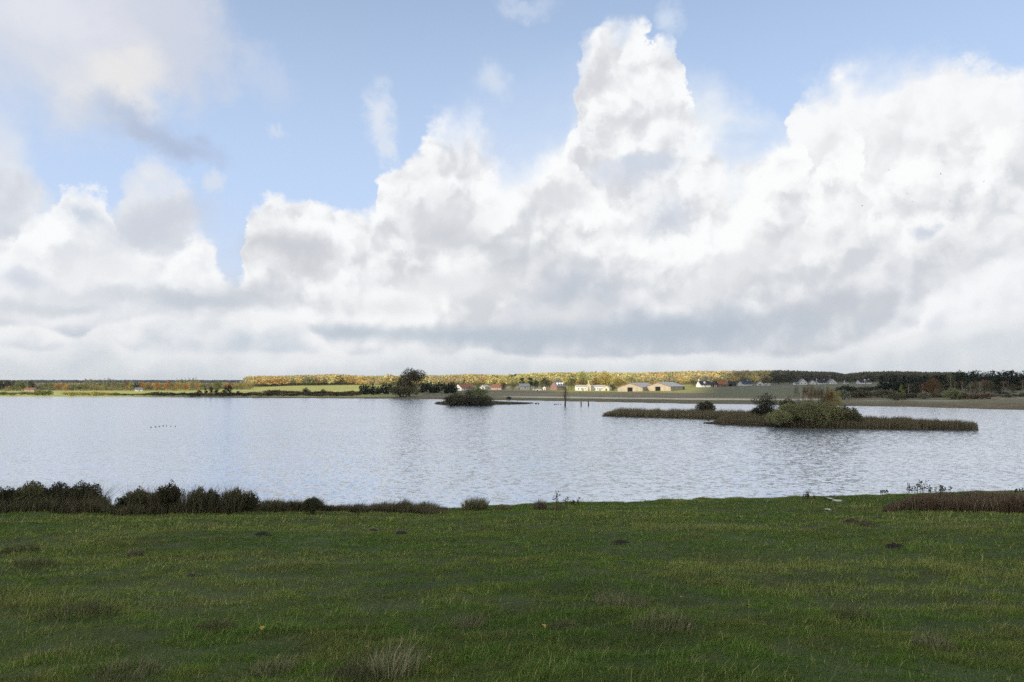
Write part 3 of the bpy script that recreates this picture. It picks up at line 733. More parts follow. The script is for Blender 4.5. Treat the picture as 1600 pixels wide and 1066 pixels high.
band(-30, 52, 6, [pinek, pinek, ('pine', 'green', 'green pine')], tops=(593.5, 596), seed=1)
band(54, 68, 7, [gry], tops=(598, 600)); band(71, 80, 9, [grn], tops=(596.5, 600)); band(82, 104, 6, [orr], tops=(599, 601)); band(104, 136, 5.5, [grn, grn, pinek], tops=(600, 602))
band(134, 182, 6.5, [gry, pop, gry], tops=(590.5, 593), Y=(790, 830)); band(136, 178, 7, [grn, yel, gold], tops=(599.5, 603)); band(184, 200, 7, [brn, grn], tops=(595, 597)); LB.append(('tall', 'yellow', 204, 745, 595, 9, 'slim yellow autumn tree', 'poplar_tree'))
band(211, 222, 7, [pinek], tops=(597, 599)); band(222, 262, 6.5, [orr, orr, gold], tops=(596, 599)); band(262, 300, 6.5, [grn, orr, gold], tops=(594.5, 598)); band(276, 310, 6, [pop], tops=(590.5, 592.5), Y=(800, 840))
band(300, 350, 6, [grn, gold, gry, orr], tops=(595, 599)); band(352, 388, 5.5, [orr, orr, gold], tops=(597, 599.5), Y=(760, 800))
row_of(LB, '%s in the far left belt, %s of its look from left', 'trees in the far left belt')
# low growth on the lit left shore
LB = []
band(-20, 60, 13, [('bush', 'green', 'low olive green shrub')], Y=(505, 540), tops=(612, 614), wr=(12, 20)); band(60, 85, 9, [('bush', 'green', 'low olive green shrub')], Y=(510, 560), tops=(608.5, 611), wr=(10, 14))
band(104, 180, 9, [('bush', 'yellow', 'straw yellow shore bush'), ('bush', 'golden', 'tawny shore bush')], Y=(500, 530), tops=(612, 614.5), wr=(10, 16)); band(182, 262, 11, [('bush', 'olive', 'dark low shrub'), ('bush', 'green', 'low olive green shrub')], Y=(500, 520), tops=(613, 616), wr=(12, 18))
row_of(LB, '%s on the lit far left shore, %s of its look', 'shrubs on the far left shore')
# shaded shore thicket
LB = []
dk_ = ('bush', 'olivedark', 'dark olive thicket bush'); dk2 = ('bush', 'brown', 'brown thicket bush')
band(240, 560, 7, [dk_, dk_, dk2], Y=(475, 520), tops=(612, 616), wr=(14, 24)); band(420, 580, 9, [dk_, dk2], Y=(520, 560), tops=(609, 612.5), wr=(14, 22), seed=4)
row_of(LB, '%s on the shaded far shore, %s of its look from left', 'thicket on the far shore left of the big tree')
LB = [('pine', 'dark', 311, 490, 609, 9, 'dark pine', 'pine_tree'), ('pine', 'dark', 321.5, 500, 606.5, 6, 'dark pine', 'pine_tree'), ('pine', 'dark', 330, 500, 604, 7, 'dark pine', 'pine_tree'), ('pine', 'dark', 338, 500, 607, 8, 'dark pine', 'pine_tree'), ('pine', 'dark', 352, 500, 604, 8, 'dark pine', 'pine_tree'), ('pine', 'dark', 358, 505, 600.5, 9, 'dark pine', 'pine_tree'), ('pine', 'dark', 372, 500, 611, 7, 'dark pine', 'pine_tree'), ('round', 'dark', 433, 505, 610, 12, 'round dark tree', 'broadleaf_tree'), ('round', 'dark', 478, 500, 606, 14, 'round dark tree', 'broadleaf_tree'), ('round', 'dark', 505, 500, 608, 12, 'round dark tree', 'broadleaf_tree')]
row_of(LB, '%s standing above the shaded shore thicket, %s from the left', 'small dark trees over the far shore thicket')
# the big shore tree and the conifer plantation either side of it
tree_px('round', 'olivedark', 'broadleaf_tree', 640, 462, 577.5, 48, 'largest tree on the far shore, broad dark crown thinning at the top', detail=3)
tree_px('bush', 'olive', 'shrub', 630, 448, 603, 44, 'leafy olive undergrowth at the foot of the largest far shore tree', 'shrub', detail=2)
LB = []
band(564, 624, 3.6, [('spruce', 'conifer', 'dark spruce'), ('pine', 'conifer', 'dark bushy pine')], Y=(505, 560), tops=(599.5, 605), wr=(6, 13)); row_of([t for t in LB], '%s in the plantation left of the biggest tree, %s from left', 'plantation spruces left of the big tree')
LB = []
band(660, 714, 3.8, [('spruce', 'conifer', 'dark spruce'), ('pine', 'conifer', 'dark bushy pine')], Y=(505, 560), tops=(596.5, 602), wr=(7, 14), seed=3); row_of([t for t in LB], '%s in the row right of the biggest tree, %s from left', 'spruces right of the big tree')
# village trees
for (k, pl, nm, px, Y, tp, w, lb) in [
    ('round', 'dark', 'broadleaf_tree', 787, 590, 598, 11, 'dark tree right of the small pink-walled farmhouse'), ('round', 'olive', 'broadleaf_tree', 801, 600, 597, 11, 'olive tree just left of the grey shaded house'),
    ('pine', 'conifer', 'pine_tree', 816, 640, 590.5, 12, 'dark pine rising behind the grey shaded house'), ('pine', 'conifer', 'pine_tree', 829, 625, 590, 12, 'dark pine right behind the grey shaded house roof'), ('pine', 'dark', 'pine_tree', 837, 600, 593, 10, 'dark pine just right of the grey shaded house'),
    ('round', 'olivedark', 'broadleaf_tree', 852, 650, 590, 22, 'broad brown-olive tree left of the brick house'), ('round', 'grey', 'broadleaf_tree', 872, 650, 591, 14, 'thin grey tree behind the brick house roof'), ('round', 'olive', 'broadleaf_tree', 893, 600, 587, 15, 'rounded olive tree between brick house and long white house'),
    ('round', 'brown', 'broadleaf_tree', 910, 640, 591, 14, 'brown tree behind the left end of the long white house'), ('round', 'rust', 'broadleaf_tree', 931, 650, 590, 16, 'rust-tinted tree behind the right half of the long white house'), ('round', 'yellow', 'broadleaf_tree', 945, 640, 580.5, 24, 'tall bright yellow tree behind the right end of the long white house'),
    ('round', 'yellow', 'broadleaf_tree', 911, 700, 579.5, 20, 'bright yellow tree above the left end of the long white house'), ('round', 'dark', 'broadleaf_tree', 957, 590, 601, 16, 'low dark tree left of the first barn gable'), ('round', 'golden', 'broadleaf_tree', 966, 700, 590, 22, 'golden tree behind the gap before the barns'),
    ('round', 'green', 'broadleaf_tree', 746, 640, 596, 16, 'green tree behind the white-gabled farmhouse wing'), ('spruce', 'conifer', 'spruce_tree', 725, 700, 592, 6, 'lone dark spruce rising above the white-gabled farmhouse'), ('round', 'golden', 'broadleaf_tree', 770, 640, 601, 10, 'low golden tree between the two small pale cottages'),
    ('round', 'olive', 'broadleaf_tree', 1084, 740, 592, 13, 'olive tree behind the far end of the barns'), ('round', 'grey', 'broadleaf_tree', 1101, 760, 587, 15, 'grey tree behind the black-roofed white house'), ('round', 'olive', 'broadleaf_tree', 1123, 770, 591, 22, 'olive tree behind the orange-roofed house'),
    ('round', 'brown', 'broadleaf_tree', 1162, 770, 588, 12, 'small brown round tree above the blue-roofed house'), ('round', 'olive', 'broadleaf_tree', 1146, 780, 596, 14, 'low olive tree left of the blue-roofed house'), ('round', 'olivedark', 'broadleaf_tree', 1217, 770, 586, 20, 'broad dark tree right of the low white hillside house'),
    ('round', 'olivedark', 'broadleaf_tree', 1234, 790, 584, 20, 'dark tree left of the tall white gable on the hillside'), ('round', 'olive', 'broadleaf_tree', 1199, 800, 588, 18, 'olive tree behind the low white hillside house'), ('round', 'olivedark', 'broadleaf_tree', 1325, 800, 592, 16, 'dark tree between the last gables and the low white villa')]:
    tree_px(k, pl, nm, px, Y, tp, w, lb, group='trees among the farmhouses')
# right-hand bank
LB = []
band(1312, 1420, 8, [('bush', 'dark', 'dark green bank shrub'), ('round', 'dark', 'dark bank tree')], Y=(420, 450), tops=(602, 606), wr=(16, 24), seed=5)
band(1378, 1640, 6.5, [('spruce', 'conifer', 'tall dark spruce'), ('pine', 'conifer', 'tall dark pine')], Y=(405, 440), tops=(586, 590), wr=(11, 16), seed=6)
band(1500, 1660, 7, [('round', 'conifer', 'dark tree'), ('pine', 'conifer', 'tall dark pine')], Y=(440, 500), tops=(579, 582), wr=(14, 20), seed=7)
row_of(LB, '%s in the right bank stand, %s of its look from left', 'dark stand on the right bank')
LB = []
band(1318, 1400, 9, [('bush', 'olive', 'grey-olive willow bush'), ('bush', 'grey', 'pale grey bush')], Y=(345, 375), tops=(608, 614), wr=(18, 28), seed=8)
band(1400, 1650, 11, [('bush', 'olive', 'grey-olive willow bush'), ('bush', 'brown', 'brown bush'), ('bush', 'grey', 'pale grey bush'), ('bush', 'olivedark', 'dark olive bush')], Y=(318, 350), tops=(611, 617), wr=(18, 30), seed=9)
band(1420, 1650, 12, [('round', 'brown', 'brownish thin tree'), ('birch', 'brown', 'brown-leaved birch'), ('round', 'olivedark', 'dark olive tree')], Y=(345, 375), tops=(592, 602), wr=(12, 20), seed=10)
row_of(LB, '%s along the right bank, %s of its look from left', 'growth along the right bank')
for (k, pl, nm, px, Y, tp, w, lb) in [
    ('round', 'rust', 'broadleaf_tree', 1458, 350, 589, 20, 'tallest rust-brown tree on the right bank'), ('round', 'rust', 'broadleaf_tree', 1446, 345, 604, 14, 'dark red low tree beside the tallest rust-brown tree'), ('tall', 'yellow', 'broadleaf_tree', 1409, 360, 601, 8, 'slender yellow-green tree at the left end of the right bank'),
    ('bush', 'palegreen', 'shrub', 1489, 320, 607, 26, 'brightest green domed willow bush on the right bank'), ('birch', 'grey', 'birch_tree', 1516, 335, 596, 13, 'bare white-stemmed birch right of the domed willow bush'), ('birch', 'grey', 'birch_tree', 1531, 340, 596, 11, 'slim bare birch in front of the dark spruces'), ('birch', 'olive', 'birch_tree', 1486, 360, 583, 12, 'tall thin birch standing above the domed willow bush')]:
    tree_px(k, pl, nm, px, Y, tp, w, lb, 'shrub' if k == 'bush' else 'tree', group='trees on the right bank', bark=M_birch if k == 'birch' else None, detail=2)

# ------------------------------------------------------------------ buildings
MW = {
    'white': mat_plain('whitewash', (.80, .79, .76), .8, .05), 'cream': mat_plain('cream_render', (.62, .55, .42), .8, .08), 'brick': mat_plain('brick_wall', (.26, .15, .12), .85, .2, 3), 'pink': mat_plain('pink_brick', (.42, .30, .25), .85, .15),
    'grey': mat_plain('grey_boards', (.24, .24, .25), .8, .15), 'barn': mat_plain('barn_boards', (.42, .37, .29), .85, .15, .6), 'barnside': mat_plain('barn_side_boards', (.50, .43, .37), .85, .12, .6), 'black': mat_plain('black_boards', (.03, .03, .035), .8, .2),
    'redtile': mat_plain('red_roof_tiles', (.20, .095, .065), .8, .2, 2), 'orangetile': mat_plain('orange_roof_tiles', (.34, .14, .07), .8, .2, 2), 'slate': mat_plain('slate_roof', (.16, .18, .21), .6, .15, 2), 'blackroof': mat_plain('black_roof', (.022, .025, .035), .55, .2, 2),
    'blueroof': mat_plain('dark_blue_roof', (.03, .04, .075), .5, .2, 2), 'fibre': mat_plain('fibre_cement_roof', (.33, .35, .38), .7, .12, .5), 'palered': mat_plain('weathered_red_verge', (.30, .17, .12), .8, .15), 'light': mat_plain('pale_roof', (.45, .42, .38), .8, .1),
    'glass': mat_plain('dark_window_glass', (.03, .035, .045), .15, .1, spec=.6), 'frame': mat_plain('white_frame', (.75, .75, .74), .6, .03), 'hole': mat_plain('dark_door_opening', (.012, .010, .009), .9, .1), 'wood': mat_plain('brown_door', (.10, .06, .04), .7, .1)}
def house(name, px, Y, L, Wd, eave, ridge, rot, wall, roof, label, cat='house', wins=(), doors=(), chim=(), over=.35, group=None, dormer=0, verge=None):
    """gabled building; local x runs along the ridge, the long front faces -y and the near gable faces -x"""
    x = at(px, Y, 606); zs = [H(x + dx, Y + dy) for dx in (-L / 3, 0, L / 3) for dy in (-Wd / 2, Wd / 2)]
    e = empty(name, (x, Y, min(zs) - .05), R(rot)); tag(e, label, cat, group)
    a, b = L / 2, Wd / 2
    MB().raw([(-a, -b, -1), (a, -b, -1), (a, b, -1), (-a, b, -1), (-a, -b, eave), (a, -b, eave), (a, b, eave), (-a, b, eave), (-a, 0, ridge), (a, 0, ridge)],
             [(0, 1, 5, 4), (2, 3, 7, 6), (3, 0, 4, 8, 7), (1, 2, 6, 9, 5), (4, 5, 9, 8), (6, 7, 8, 9), (0, 3, 2, 1)]).build('wall', MW[wall], e)
    sl = (ridge - eave) / b; o_ = over; t = .14; ez = eave - sl * o_; rf = MB()
    for s in (-1, 1):
        y0 = s * (b + o_); n = [(-a - o_, y0, ez + .02), (a + o_, y0, ez + .02), (a + o_, 0, ridge + .02), (-a - o_, 0, ridge + .02)]
        n += [(p[0], p[1], p[2] + t) for p in n]; fs = [(0, 1, 2, 3), (7, 6, 5, 4), (0, 4, 5, 1), (1, 5, 6, 2), (3, 7, 4, 0)]
        rf.raw(n, fs if s > 0 else [tuple(reversed(f)) for f in fs])
    rfo = rf.build('roof', MW[roof], e)
    if verge:
        vb = MB()
        for s in (-1, 1): vb.raw([(-a - o_ - .06, s * (b + o_), ez - .35), (-a - o_ - .06, 0, ridge - .35), (-a - o_ - .06, 0, ridge + .2), (-a - o_ - .06, s * (b + o_), ez + .2), (-a - o_ + .06, s * (b + o_), ez - .35), (-a - o_ + .06, 0, ridge - .35), (-a - o_ + .06, 0, ridge + .2), (-a - o_ + .06, s * (b + o_), ez + .2)], [(0, 1, 2, 3), (7, 6, 5, 4), (0, 4, 5, 1), (3, 2, 6, 7), (1, 5, 6, 2), (0, 3, 7, 4)])
        vb.build('verge_board', MW[verge], rfo)
    def pane(nm, face, u, v, w, h, mat, sub=True):
        d = .06
        q_ = MB(); f_ = MB()
        if face == 'front': q_.box(u - w / 2, u + w / 2, -b - d, -b - .01, v, v + h); ff = [(u - w / 2 - .09, u - w / 2, v - .09, v + h + .09), (u + w / 2, u + w / 2 + .09, v - .09, v + h + .09), (u - w / 2, u + w / 2, v - .09, v), (u - w / 2, u + w / 2, v + h, v + h + .09)]; [f_.box(i[0], i[1], -b - d - .03, -b - .008, i[2], i[3]) for i in ff]
        else: q_.box(-a - d, -a - .01, u - w / 2, u + w / 2, v, v + h); ff = [(u - w / 2 - .09, u - w / 2, v - .09, v + h + .09), (u + w / 2, u + w / 2 + .09, v - .09, v + h + .09), (u - w / 2, u + w / 2, v - .09, v), (u - w / 2, u + w / 2, v + h, v + h + .09)]; [f_.box(-a - d - .03, -a - .008, i[0], i[1], i[2], i[3]) for i in ff]
        p_ = q_.build(nm, MW[mat], e)
        if sub: f_.build('frame', MW['frame'], p_)
    for w_ in wins: pane('window', w_[0], w_[1], w_[2], w_[3], w_[4], 'glass')
    for w_ in doors: pane('door', w_[0], w_[1], .0, w_[2], w_[3], w_[4] if len(w_) > 4 else 'wood', len(w_) <= 4)
    for (cx, cw, ch, cm) in chim:
        c_ = MB(); c_.box(cx - cw / 2, cx + cw / 2, -.35, .35, ridge - .6, ridge + ch); c_.box(cx - cw / 2 - .07, cx + cw / 2 + .07, -.42, .42, ridge + ch + .002, ridge + ch + .14); c_.build('chimney', MW[cm], rfo)
    for k in range(dormer):
        cx = (k - (dormer - 1) / 2) * L / (dormer + .6); z0 = eave + (ridge - eave) * .25; yb = -b * .72
        d_ = MB().raw([(cx - .8, yb - .5, z0), (cx + .8, yb - .5, z0), (cx + .8, yb - .5, z0 + 1.3), (cx, yb - .5, z0 + 2.2), (cx - .8, yb - .5, z0 + 1.3), (cx - .8, 0, z0), (cx + .8, 0, z0), (cx + .8, 0, z0 + 1.3), (cx, 0, z0 + 2.2), (cx - .8, 0, z0 + 1.3)], [(0, 1, 2, 3, 4), (1, 6, 7, 2), (5, 0, 4, 9), (2, 7, 8, 3), (4, 3, 8, 9)]).build('dormer', MW['frame'], rfo)
        MB().box(cx - .45, cx + .45, yb - .56, yb - .51, z0 + .25, z0 + 1.15).build('window', MW['glass'], d_)
    return e
fr = lambda *us: [('front', u, 1.0, .9, 1.1) for u in us]
V_ = 'farm buildings across the lake'
house('farmhouse', 726, 600, 16, 9.2, 2.4, 5.4, 48, 'white', 'redtile', 'white-gabled farmhouse with a red tiled roof right of the dark spruces', wins=[('gable', -1.6, 1, .9, 1.1), ('gable', 1.6, 1, .9, 1.1), ('gable', 0, 3.1, .7, .8)] + fr(-5, -2, 1, 4), doors=[('front', 6, .9, 2)], chim=[(0, .7, .8, 'brick')], group=V_)
house('cottage', 757.5, 625, 9, 5.5, 2.2, 4.0, 62, 'white', 'light', 'tiny white cottage with a pale roof beside the island bush', wins=[('gable', 0, 1, .8, 1)] + fr(-2, 1), doors=[('front', 3, .8, 1.9)], group=V_)
house('cottage', 778, 610, 11, 6, 2.2, 4.8, -28, 'pink', 'redtile', 'small pink-walled farmhouse with a red roof left of the dark tree', wins=fr(-3.5, -1, 3), doors=[('front', 1, .9, 2)], chim=[(2, .6, .6, 'brick')], group=V_)
house('house', 819, 606, 8.5, 7, 3.2, 5.4, 12, 'grey', 'slate', 'grey house half hidden under dark pines in the shade', wins=fr(-2.6, 2.4) + [('front', 0, 1, 1.6, 1.5)], doors=[('front', -1.1, .8, 2)], chim=[(1, .6, .7, 'grey')], group=V_)
house('house', 872, 600, 10.5, 8.6, 3.4, 7.4, 38, 'brick', 'slate', 'red brick house with slate roof and white dormers behind the dead trunk', wins=[('gable', -1.7, 1, .9, 1.2), ('gable', 1.7, 1, .9, 1.2), ('gable', 0, 4, .9, 1.1)] + fr(-3.6, -1.2, 3.6), doors=[('front', 1.2, .9, 2.1)], chim=[(2.5, .7, .9, 'brick')], dormer=3, group=V_)
house('farmhouse', 922, 590, 25, 8, 3.3, 4.7, 3, 'white', 'light', 'long low white house lit by the sun left of the barns', wins=fr(-10.5, -8, -5, 3.5, 6, 9.5), doors=[('front', -6.8, .9, 2.1), ('front', 7.8, .9, 2.1)], group=V_)
house('bay', 919.5, 584, 5.0, 3.6, 4.2, 6.4, 90, 'cream', 'light', 'sandy gabled porch in the middle of the long white house', 'porch', wins=[('gable', 0, 2.6, .8, 1)], doors=[('gable', 0, 1.0, 2)], chim=[(0, .7, 2.2, 'cream')], group=V_)
house('shed', 949, 585, 5, 5.5, 2.2, 4.2, 60, 'cream', 'light', 'small sandy shed at the right end of the long white house', 'shed', doors=[('gable', 0, 1.6, 1.9)], group=V_)
for px, w_, lb in ((984, 21, 'first long barn with a timber gable and dark doorway, left of its twin'), (1026, 21, 'second long barn whose grey roof and side wall run on to the right')):
    house('barn', px + 14, 575, 46, w_, 3.6, 7.0, 62, 'barn', 'fibre', lb, 'barn', doors=[('gable', 0, 4.2, 3.4, 'hole'), ('front', 19, 3.6, 2.8, 'hole')], over=.5, group='twin long barns', verge='palered')
house('house', 1099, 690, 11.5, 7.5, 2.6, 6.2, 18, 'white', 'blackroof', 'white house with steep black roof and tall end chimney beside the barns', wins=fr(-4, -1.5, 1.5, 4) + [('gable', 0, 3.3, .8, .9)], doors=[('front', 0, .9, 2)], chim=[(-5.2, .9, 1.9, 'white')], dormer=1, group=V_)
house('house', 1114, 700, 7.5, 6.5, 2.4, 4.6, -8, 'pink', 'blackroof', 'small pink house with dark roof left of the orange-roofed house', wins=fr(-2, 2), doors=[('front', 0, 1.5, 2, 'hole')], group=V_)
house('house', 1128, 700, 10.5, 7, 2.6, 6.0, 10, 'brick', 'orangetile', 'red-walled house with a bright orange tiled roof', wins=fr(-3.6, -1.2, 3.6), doors=[('front', 1.2, 1.4, 2.1)], chim=[(3, .6, .6, 'brick')], group=V_)
house('barn', 1142, 712, 9, 7, 2.4, 4.8, -6, 'black', 'blackroof', 'black wooden barn right of the orange-roofed house', 'barn', wins=fr(2), doors=[('front', -1.5, 2.2, 2.2, 'hole')], group=V_)
house('house', 1164, 720, 14.5, 6.6, 2.3, 5.6, 30, 'white', 'blueroof', 'white-gabled house with a long dark blue roof', wins=[('gable', 0, 2.9, .8, .9)] + fr(-5, -2.5, 0, 5), doors=[('front', 2.5, .9, 2)], chim=[(4, .6, .6, 'white')], group=V_)
house('house', 1187, 722, 5, 6, 2.1, 4.8, 80, 'white', 'slate', 'narrow white gabled house at the left end of a low white wing', wins=[('gable', -1, .9, .7, 1), ('gable', 1, .9, .7, 1)], doors=[('gable', 0, .8, 1.9)], group=V_)
house('outbuilding', 1195.5, 724, 9.5, 4.5, 1.5, 2.2, 3, 'white', 'light', 'low white wing running right from the narrow gabled house', 'outbuilding', wins=fr(-2, 2), doors=[('front', 0, .9, 1.4)], group=V_)
house('house', 1253.5, 750, 11, 8.2, 2.4, 6.4, 80, 'white', 'slate', 'tallest white gable on the shaded hillside, leftmost of its row', wins=[('gable', -1.8, 1, .9, 1.1), ('gable', 1.8, 1, .9, 1.1), ('gable', 0, 3.4, .8, .9)], doors=[('front', 0, .9, 2)], group=V_)
house('outbuilding', 1244.5, 748, 5.5, 4.5, 1.7, 2.6, 4, 'white', 'slate', 'low white outbuilding left of the tallest hillside gable', 'outbuilding', wins=fr(1), doors=[('front', -1, .9, 1.5)], group=V_)
house('house', 1269.5, 752, 8, 5.8, 2.1, 4.6, 76, 'white', 'slate', 'small white gable between the tallest gable and the black roof', wins=[('gable', 0, 1, .9, 1)], doors=[('front', 0, .9, 2)], group=V_)
house('house', 1282, 752, 9, 6.5, 2.2, 5.2, 4, 'white', 'blackroof', 'white hillside house with black roof between two white chimneys', wins=fr(-3, -1, 3), doors=[('front', 1, .9, 1.9)], chim=[(-4.2, .7, .9, 'white'), (4.2, .7, .7, 'white')], group=V_)
house('house', 1299.5, 752, 10, 8.2, 1.6, 5.6, 82, 'white', 'slate', 'broad white gable at the right end of the hillside row', wins=[('gable', -1.5, .9, .9, 1), ('gable', 1.5, .9, .9, 1), ('gable', 0, 3, .8, .9)], doors=[('front', 0, .9, 1.5)], group=V_)
house('cottage', 1322, 760, 4.5, 3.6, 1.4, 2.2, 5, 'white', 'slate', 'tiny lone white cottage with a chimney on the hillside', wins=fr(1), doors=[('front', -.8, .7, 1.3)], chim=[(-1.7, .6, 1.6, 'white')], group=V_)
house('villa', 1350, 762, 13.5, 7, 2.2, 4.9, 4, 'white', 'blackroof', 'low white villa with black roof, rightmost building on the hillside', wins=fr(-5, -2.5, 2.5, 5), doors=[('front', 0, .9, 2)], chim=[(5.5, .8, .7, 'white')], dormer=1, group=V_)
house('cottage', 48, 730, 10, 6, 2.0, 3.7, 5, 'pink', 'redtile', 'low reddish cottage beside the pines at far left', wins=fr(-3, -1, 3), doors=[('front', 1, .9, 1.8)], group=V_)
house('cottage', 217, 730, 7, 5.5, 2.0, 3.8, 25, 'white', 'slate', 'little white cottage among the orange trees at left', wins=fr(-1.5, 2), doors=[('front', .5, .9, 1.8)], group=V_)
# vehicles by the grey house
def van(px, Y, rot, label, L=4.3, h=1.6):
    x = at(px, Y, 611); e = empty('parked_car', (x, Y, H(x, Y)), R(rot)); tag(e, label, 'car', 'pale cars parked by the grey house')
    MB().raw([(-L / 2, -.85, .35), (L / 2, -.85, .35), (L / 2, -.85, .85), (L / 2 - .9, -.8, .95), (L / 2 - 1.5, -.7, h), (-L / 2 + .5, -.7, h), (-L / 2, -.8, 1.0),
              (-L / 2, .85, .35), (L / 2, .85, .35), (L / 2, .85, .85), (L / 2 - .9, .8, .95), (L / 2 - 1.5, .7, h), (-L / 2 + .5, .7, h), (-L / 2, .8, 1.0)],
             [(0, 1, 2, 3, 4, 5, 6), (13, 12, 11, 10, 9, 8, 7), (0, 6, 13, 7), (6, 5, 12, 13), (5, 4, 11, 12), (4, 3, 10, 11), (3, 2, 9, 10), (2, 1, 8, 9), (1, 0, 7, 8)]).build('body', MW['frame'], e)
    MB().raw([(-L / 2 + .55, -.86, 1.0), (L / 2 - 1.15, -.86, 1.0), (L / 2 - 1.6, -.76, h - .12), (-L / 2 + .75, -.76, h - .12)], [(0, 1, 2, 3)]).build('window', MW['glass'], e)
    for sx in (-1, 1):
        for sy in (-1, 1): MB().tube([(sx * L * .3, sy * .72, .32), (sx * L * .3, sy * .92, .32)], [.32, .32], 12).build('wheel', MW['black'], e)
van(836.5, 575, 6, 'pale car on the field edge, left of two below the dark pines'); van(842.5, 575, -8, 'pale car on the field edge, right of two below the dark pines')
house('shed', 851, 600, 2.6, 2.2, 2.2, 2.9, 70, 'white', 'light', 'tiny white shed left of the brick house', 'shed', doors=[('gable', 0, .8, 1.8)], group=V_)
x = at(1190.5, 718); e = empty('flagpole', (x, 718, H(x, 718))); tag(e, 'thin white flagpole in front of the low white hillside wing', 'flagpole')
MB().tube([(0, 0, 0), (0, 0, 6.4)], [.09, .05], 8).build('pole', MW['frame'], e); MB().tube([(0, 0, 6.4), (0, 0, 6.6)], [.12, .09], 8).build('finial', MW['frame'], e)

# ------------------------------------------------------------------ blades: reeds, rushes, grass
def blades(X, Y, Z, Hh, Wd, lean, r_, seg=2, wind=(0.5, 0.1), face=None):
    """one tapering, bending blade per point; returns vertices and faces (triangles or quads + tips)"""
    n = len(X); an = r_.random(n) * 6.283 if face is None else face + r_.normal(size=n) * .6
    ax, ay = np.cos(an) * Wd * .5, np.sin(an) * Wd * .5
    la = r_.random(n) * 6.283; lx = np.cos(la) * lean + wind[0] * lean; ly = np.sin(la) * lean + wind[1] * lean
    if seg == 1:
        V = np.empty((n, 3, 3))
        V[:, 0] = np.stack([X - ax, Y - ay, Z], 1); V[:, 1] = np.stack([X + ax, Y + ay, Z], 1); V[:, 2] = np.stack([X + lx * Hh, Y + ly * Hh, Z + Hh], 1)
        i = np.arange(n)[:, None] * 3
        return V.reshape(-1, 3), [i + np.array([[0, 1, 2]])], 3
    V = np.empty((n, 5, 3)); m_ = .55
    V[:, 0] = np.stack([X - ax, Y - ay, Z], 1); V[:, 1] = np.stack([X + ax, Y + ay, Z], 1)
    mx_, my_ = X + lx * Hh * .3, Y + ly * Hh * .3; mz = Z + Hh * m_
    V[:, 2] = np.stack([mx_ + ax * .8, my_ + ay * .8, mz], 1); V[:, 3] = np.stack([mx_ - ax * .8, my_ - ay * .8, mz], 1)
    V[:, 4] = np.stack([X + lx * Hh, Y + ly * Hh, Z + Hh], 1)
    i = np.arange(n)[:, None] * 5
    return V.reshape(-1, 3), [i + np.array([[0, 1, 2, 3]]), i + np.array([[3, 2, 4]])], 5
M_reed = mat_attr('reed_stalks', .8, transl=.25)
M_grass = mat_attr('grass_blades', .75, transl=.3, spec=.25)
def poly_pts(poly, n, r_):
    P_ = np.array(poly); lo, hi = P_.min(0), P_.max(0); out = np.empty((0, 2))
    while len(out) < n:
        c = lo + (hi - lo) * r_.random((n * 2, 2)); ins = np.zeros(len(c), bool); j = len(P_) - 1
        for i in range(len(P_)):
            xi, yi, xj, yj = *P_[i], *P_[j]
            with np.errstate(divide='ignore', invalid='ignore'):
                hit = ((yi > c[:, 1]) != (yj > c[:, 1])) & (c[:, 0] < (xj - xi) * (c[:, 1] - yi) / (yj - yi) + xi)
            ins ^= hit; j = i
        out = np.concatenate([out, c[ins]])
    return out[:n]
def reed_bed(name, X, Y, Z, hh, wd, cols, label, cat='reeds', seed=1, lean=.12, plume=.0, parent=None, kind='stuff', seg=2):
    r_ = np.random.default_rng(seed); n = len(X)
    V, Fs, k = blades(X, Y, Z, hh, np.full(n, wd) if np.isscalar(wd) else wd, lean * (.5 + r_.random(n)), r_, seg)
    ci = r_.integers(len(cols), size=n); c = np.array(cols)[ci] * 1.7 * (1 + .2 * r_.normal(size=(n, 1))); C = np.repeat(np.clip(c, .003, .8), k, axis=0)
    o = add(name, mesh_np(name, V, Fs, C), M_reed, parent)
    return tag(o, label, cat, kind=kind) if label else o
def gp(px, row):
    Y = -CAMZ / ray(px, row)[1]; return (ray(px, row)[0] * Y, Y)
def hit(px, row):
    """where the view ray through a photo pixel meets the meadow"""
    ax, ez = ray(px, row); ys = np.arange(3, 75, .04); d = CAMZ + ez * ys - height(ax * ys, ys); i = int(np.argmax(d < 0)) if (d < 0).any() else len(ys) - 1
    return ax * ys[i], float(ys[i]), float(height(np.array([ax * ys[i]]), np.array([ys[i]]))[0])

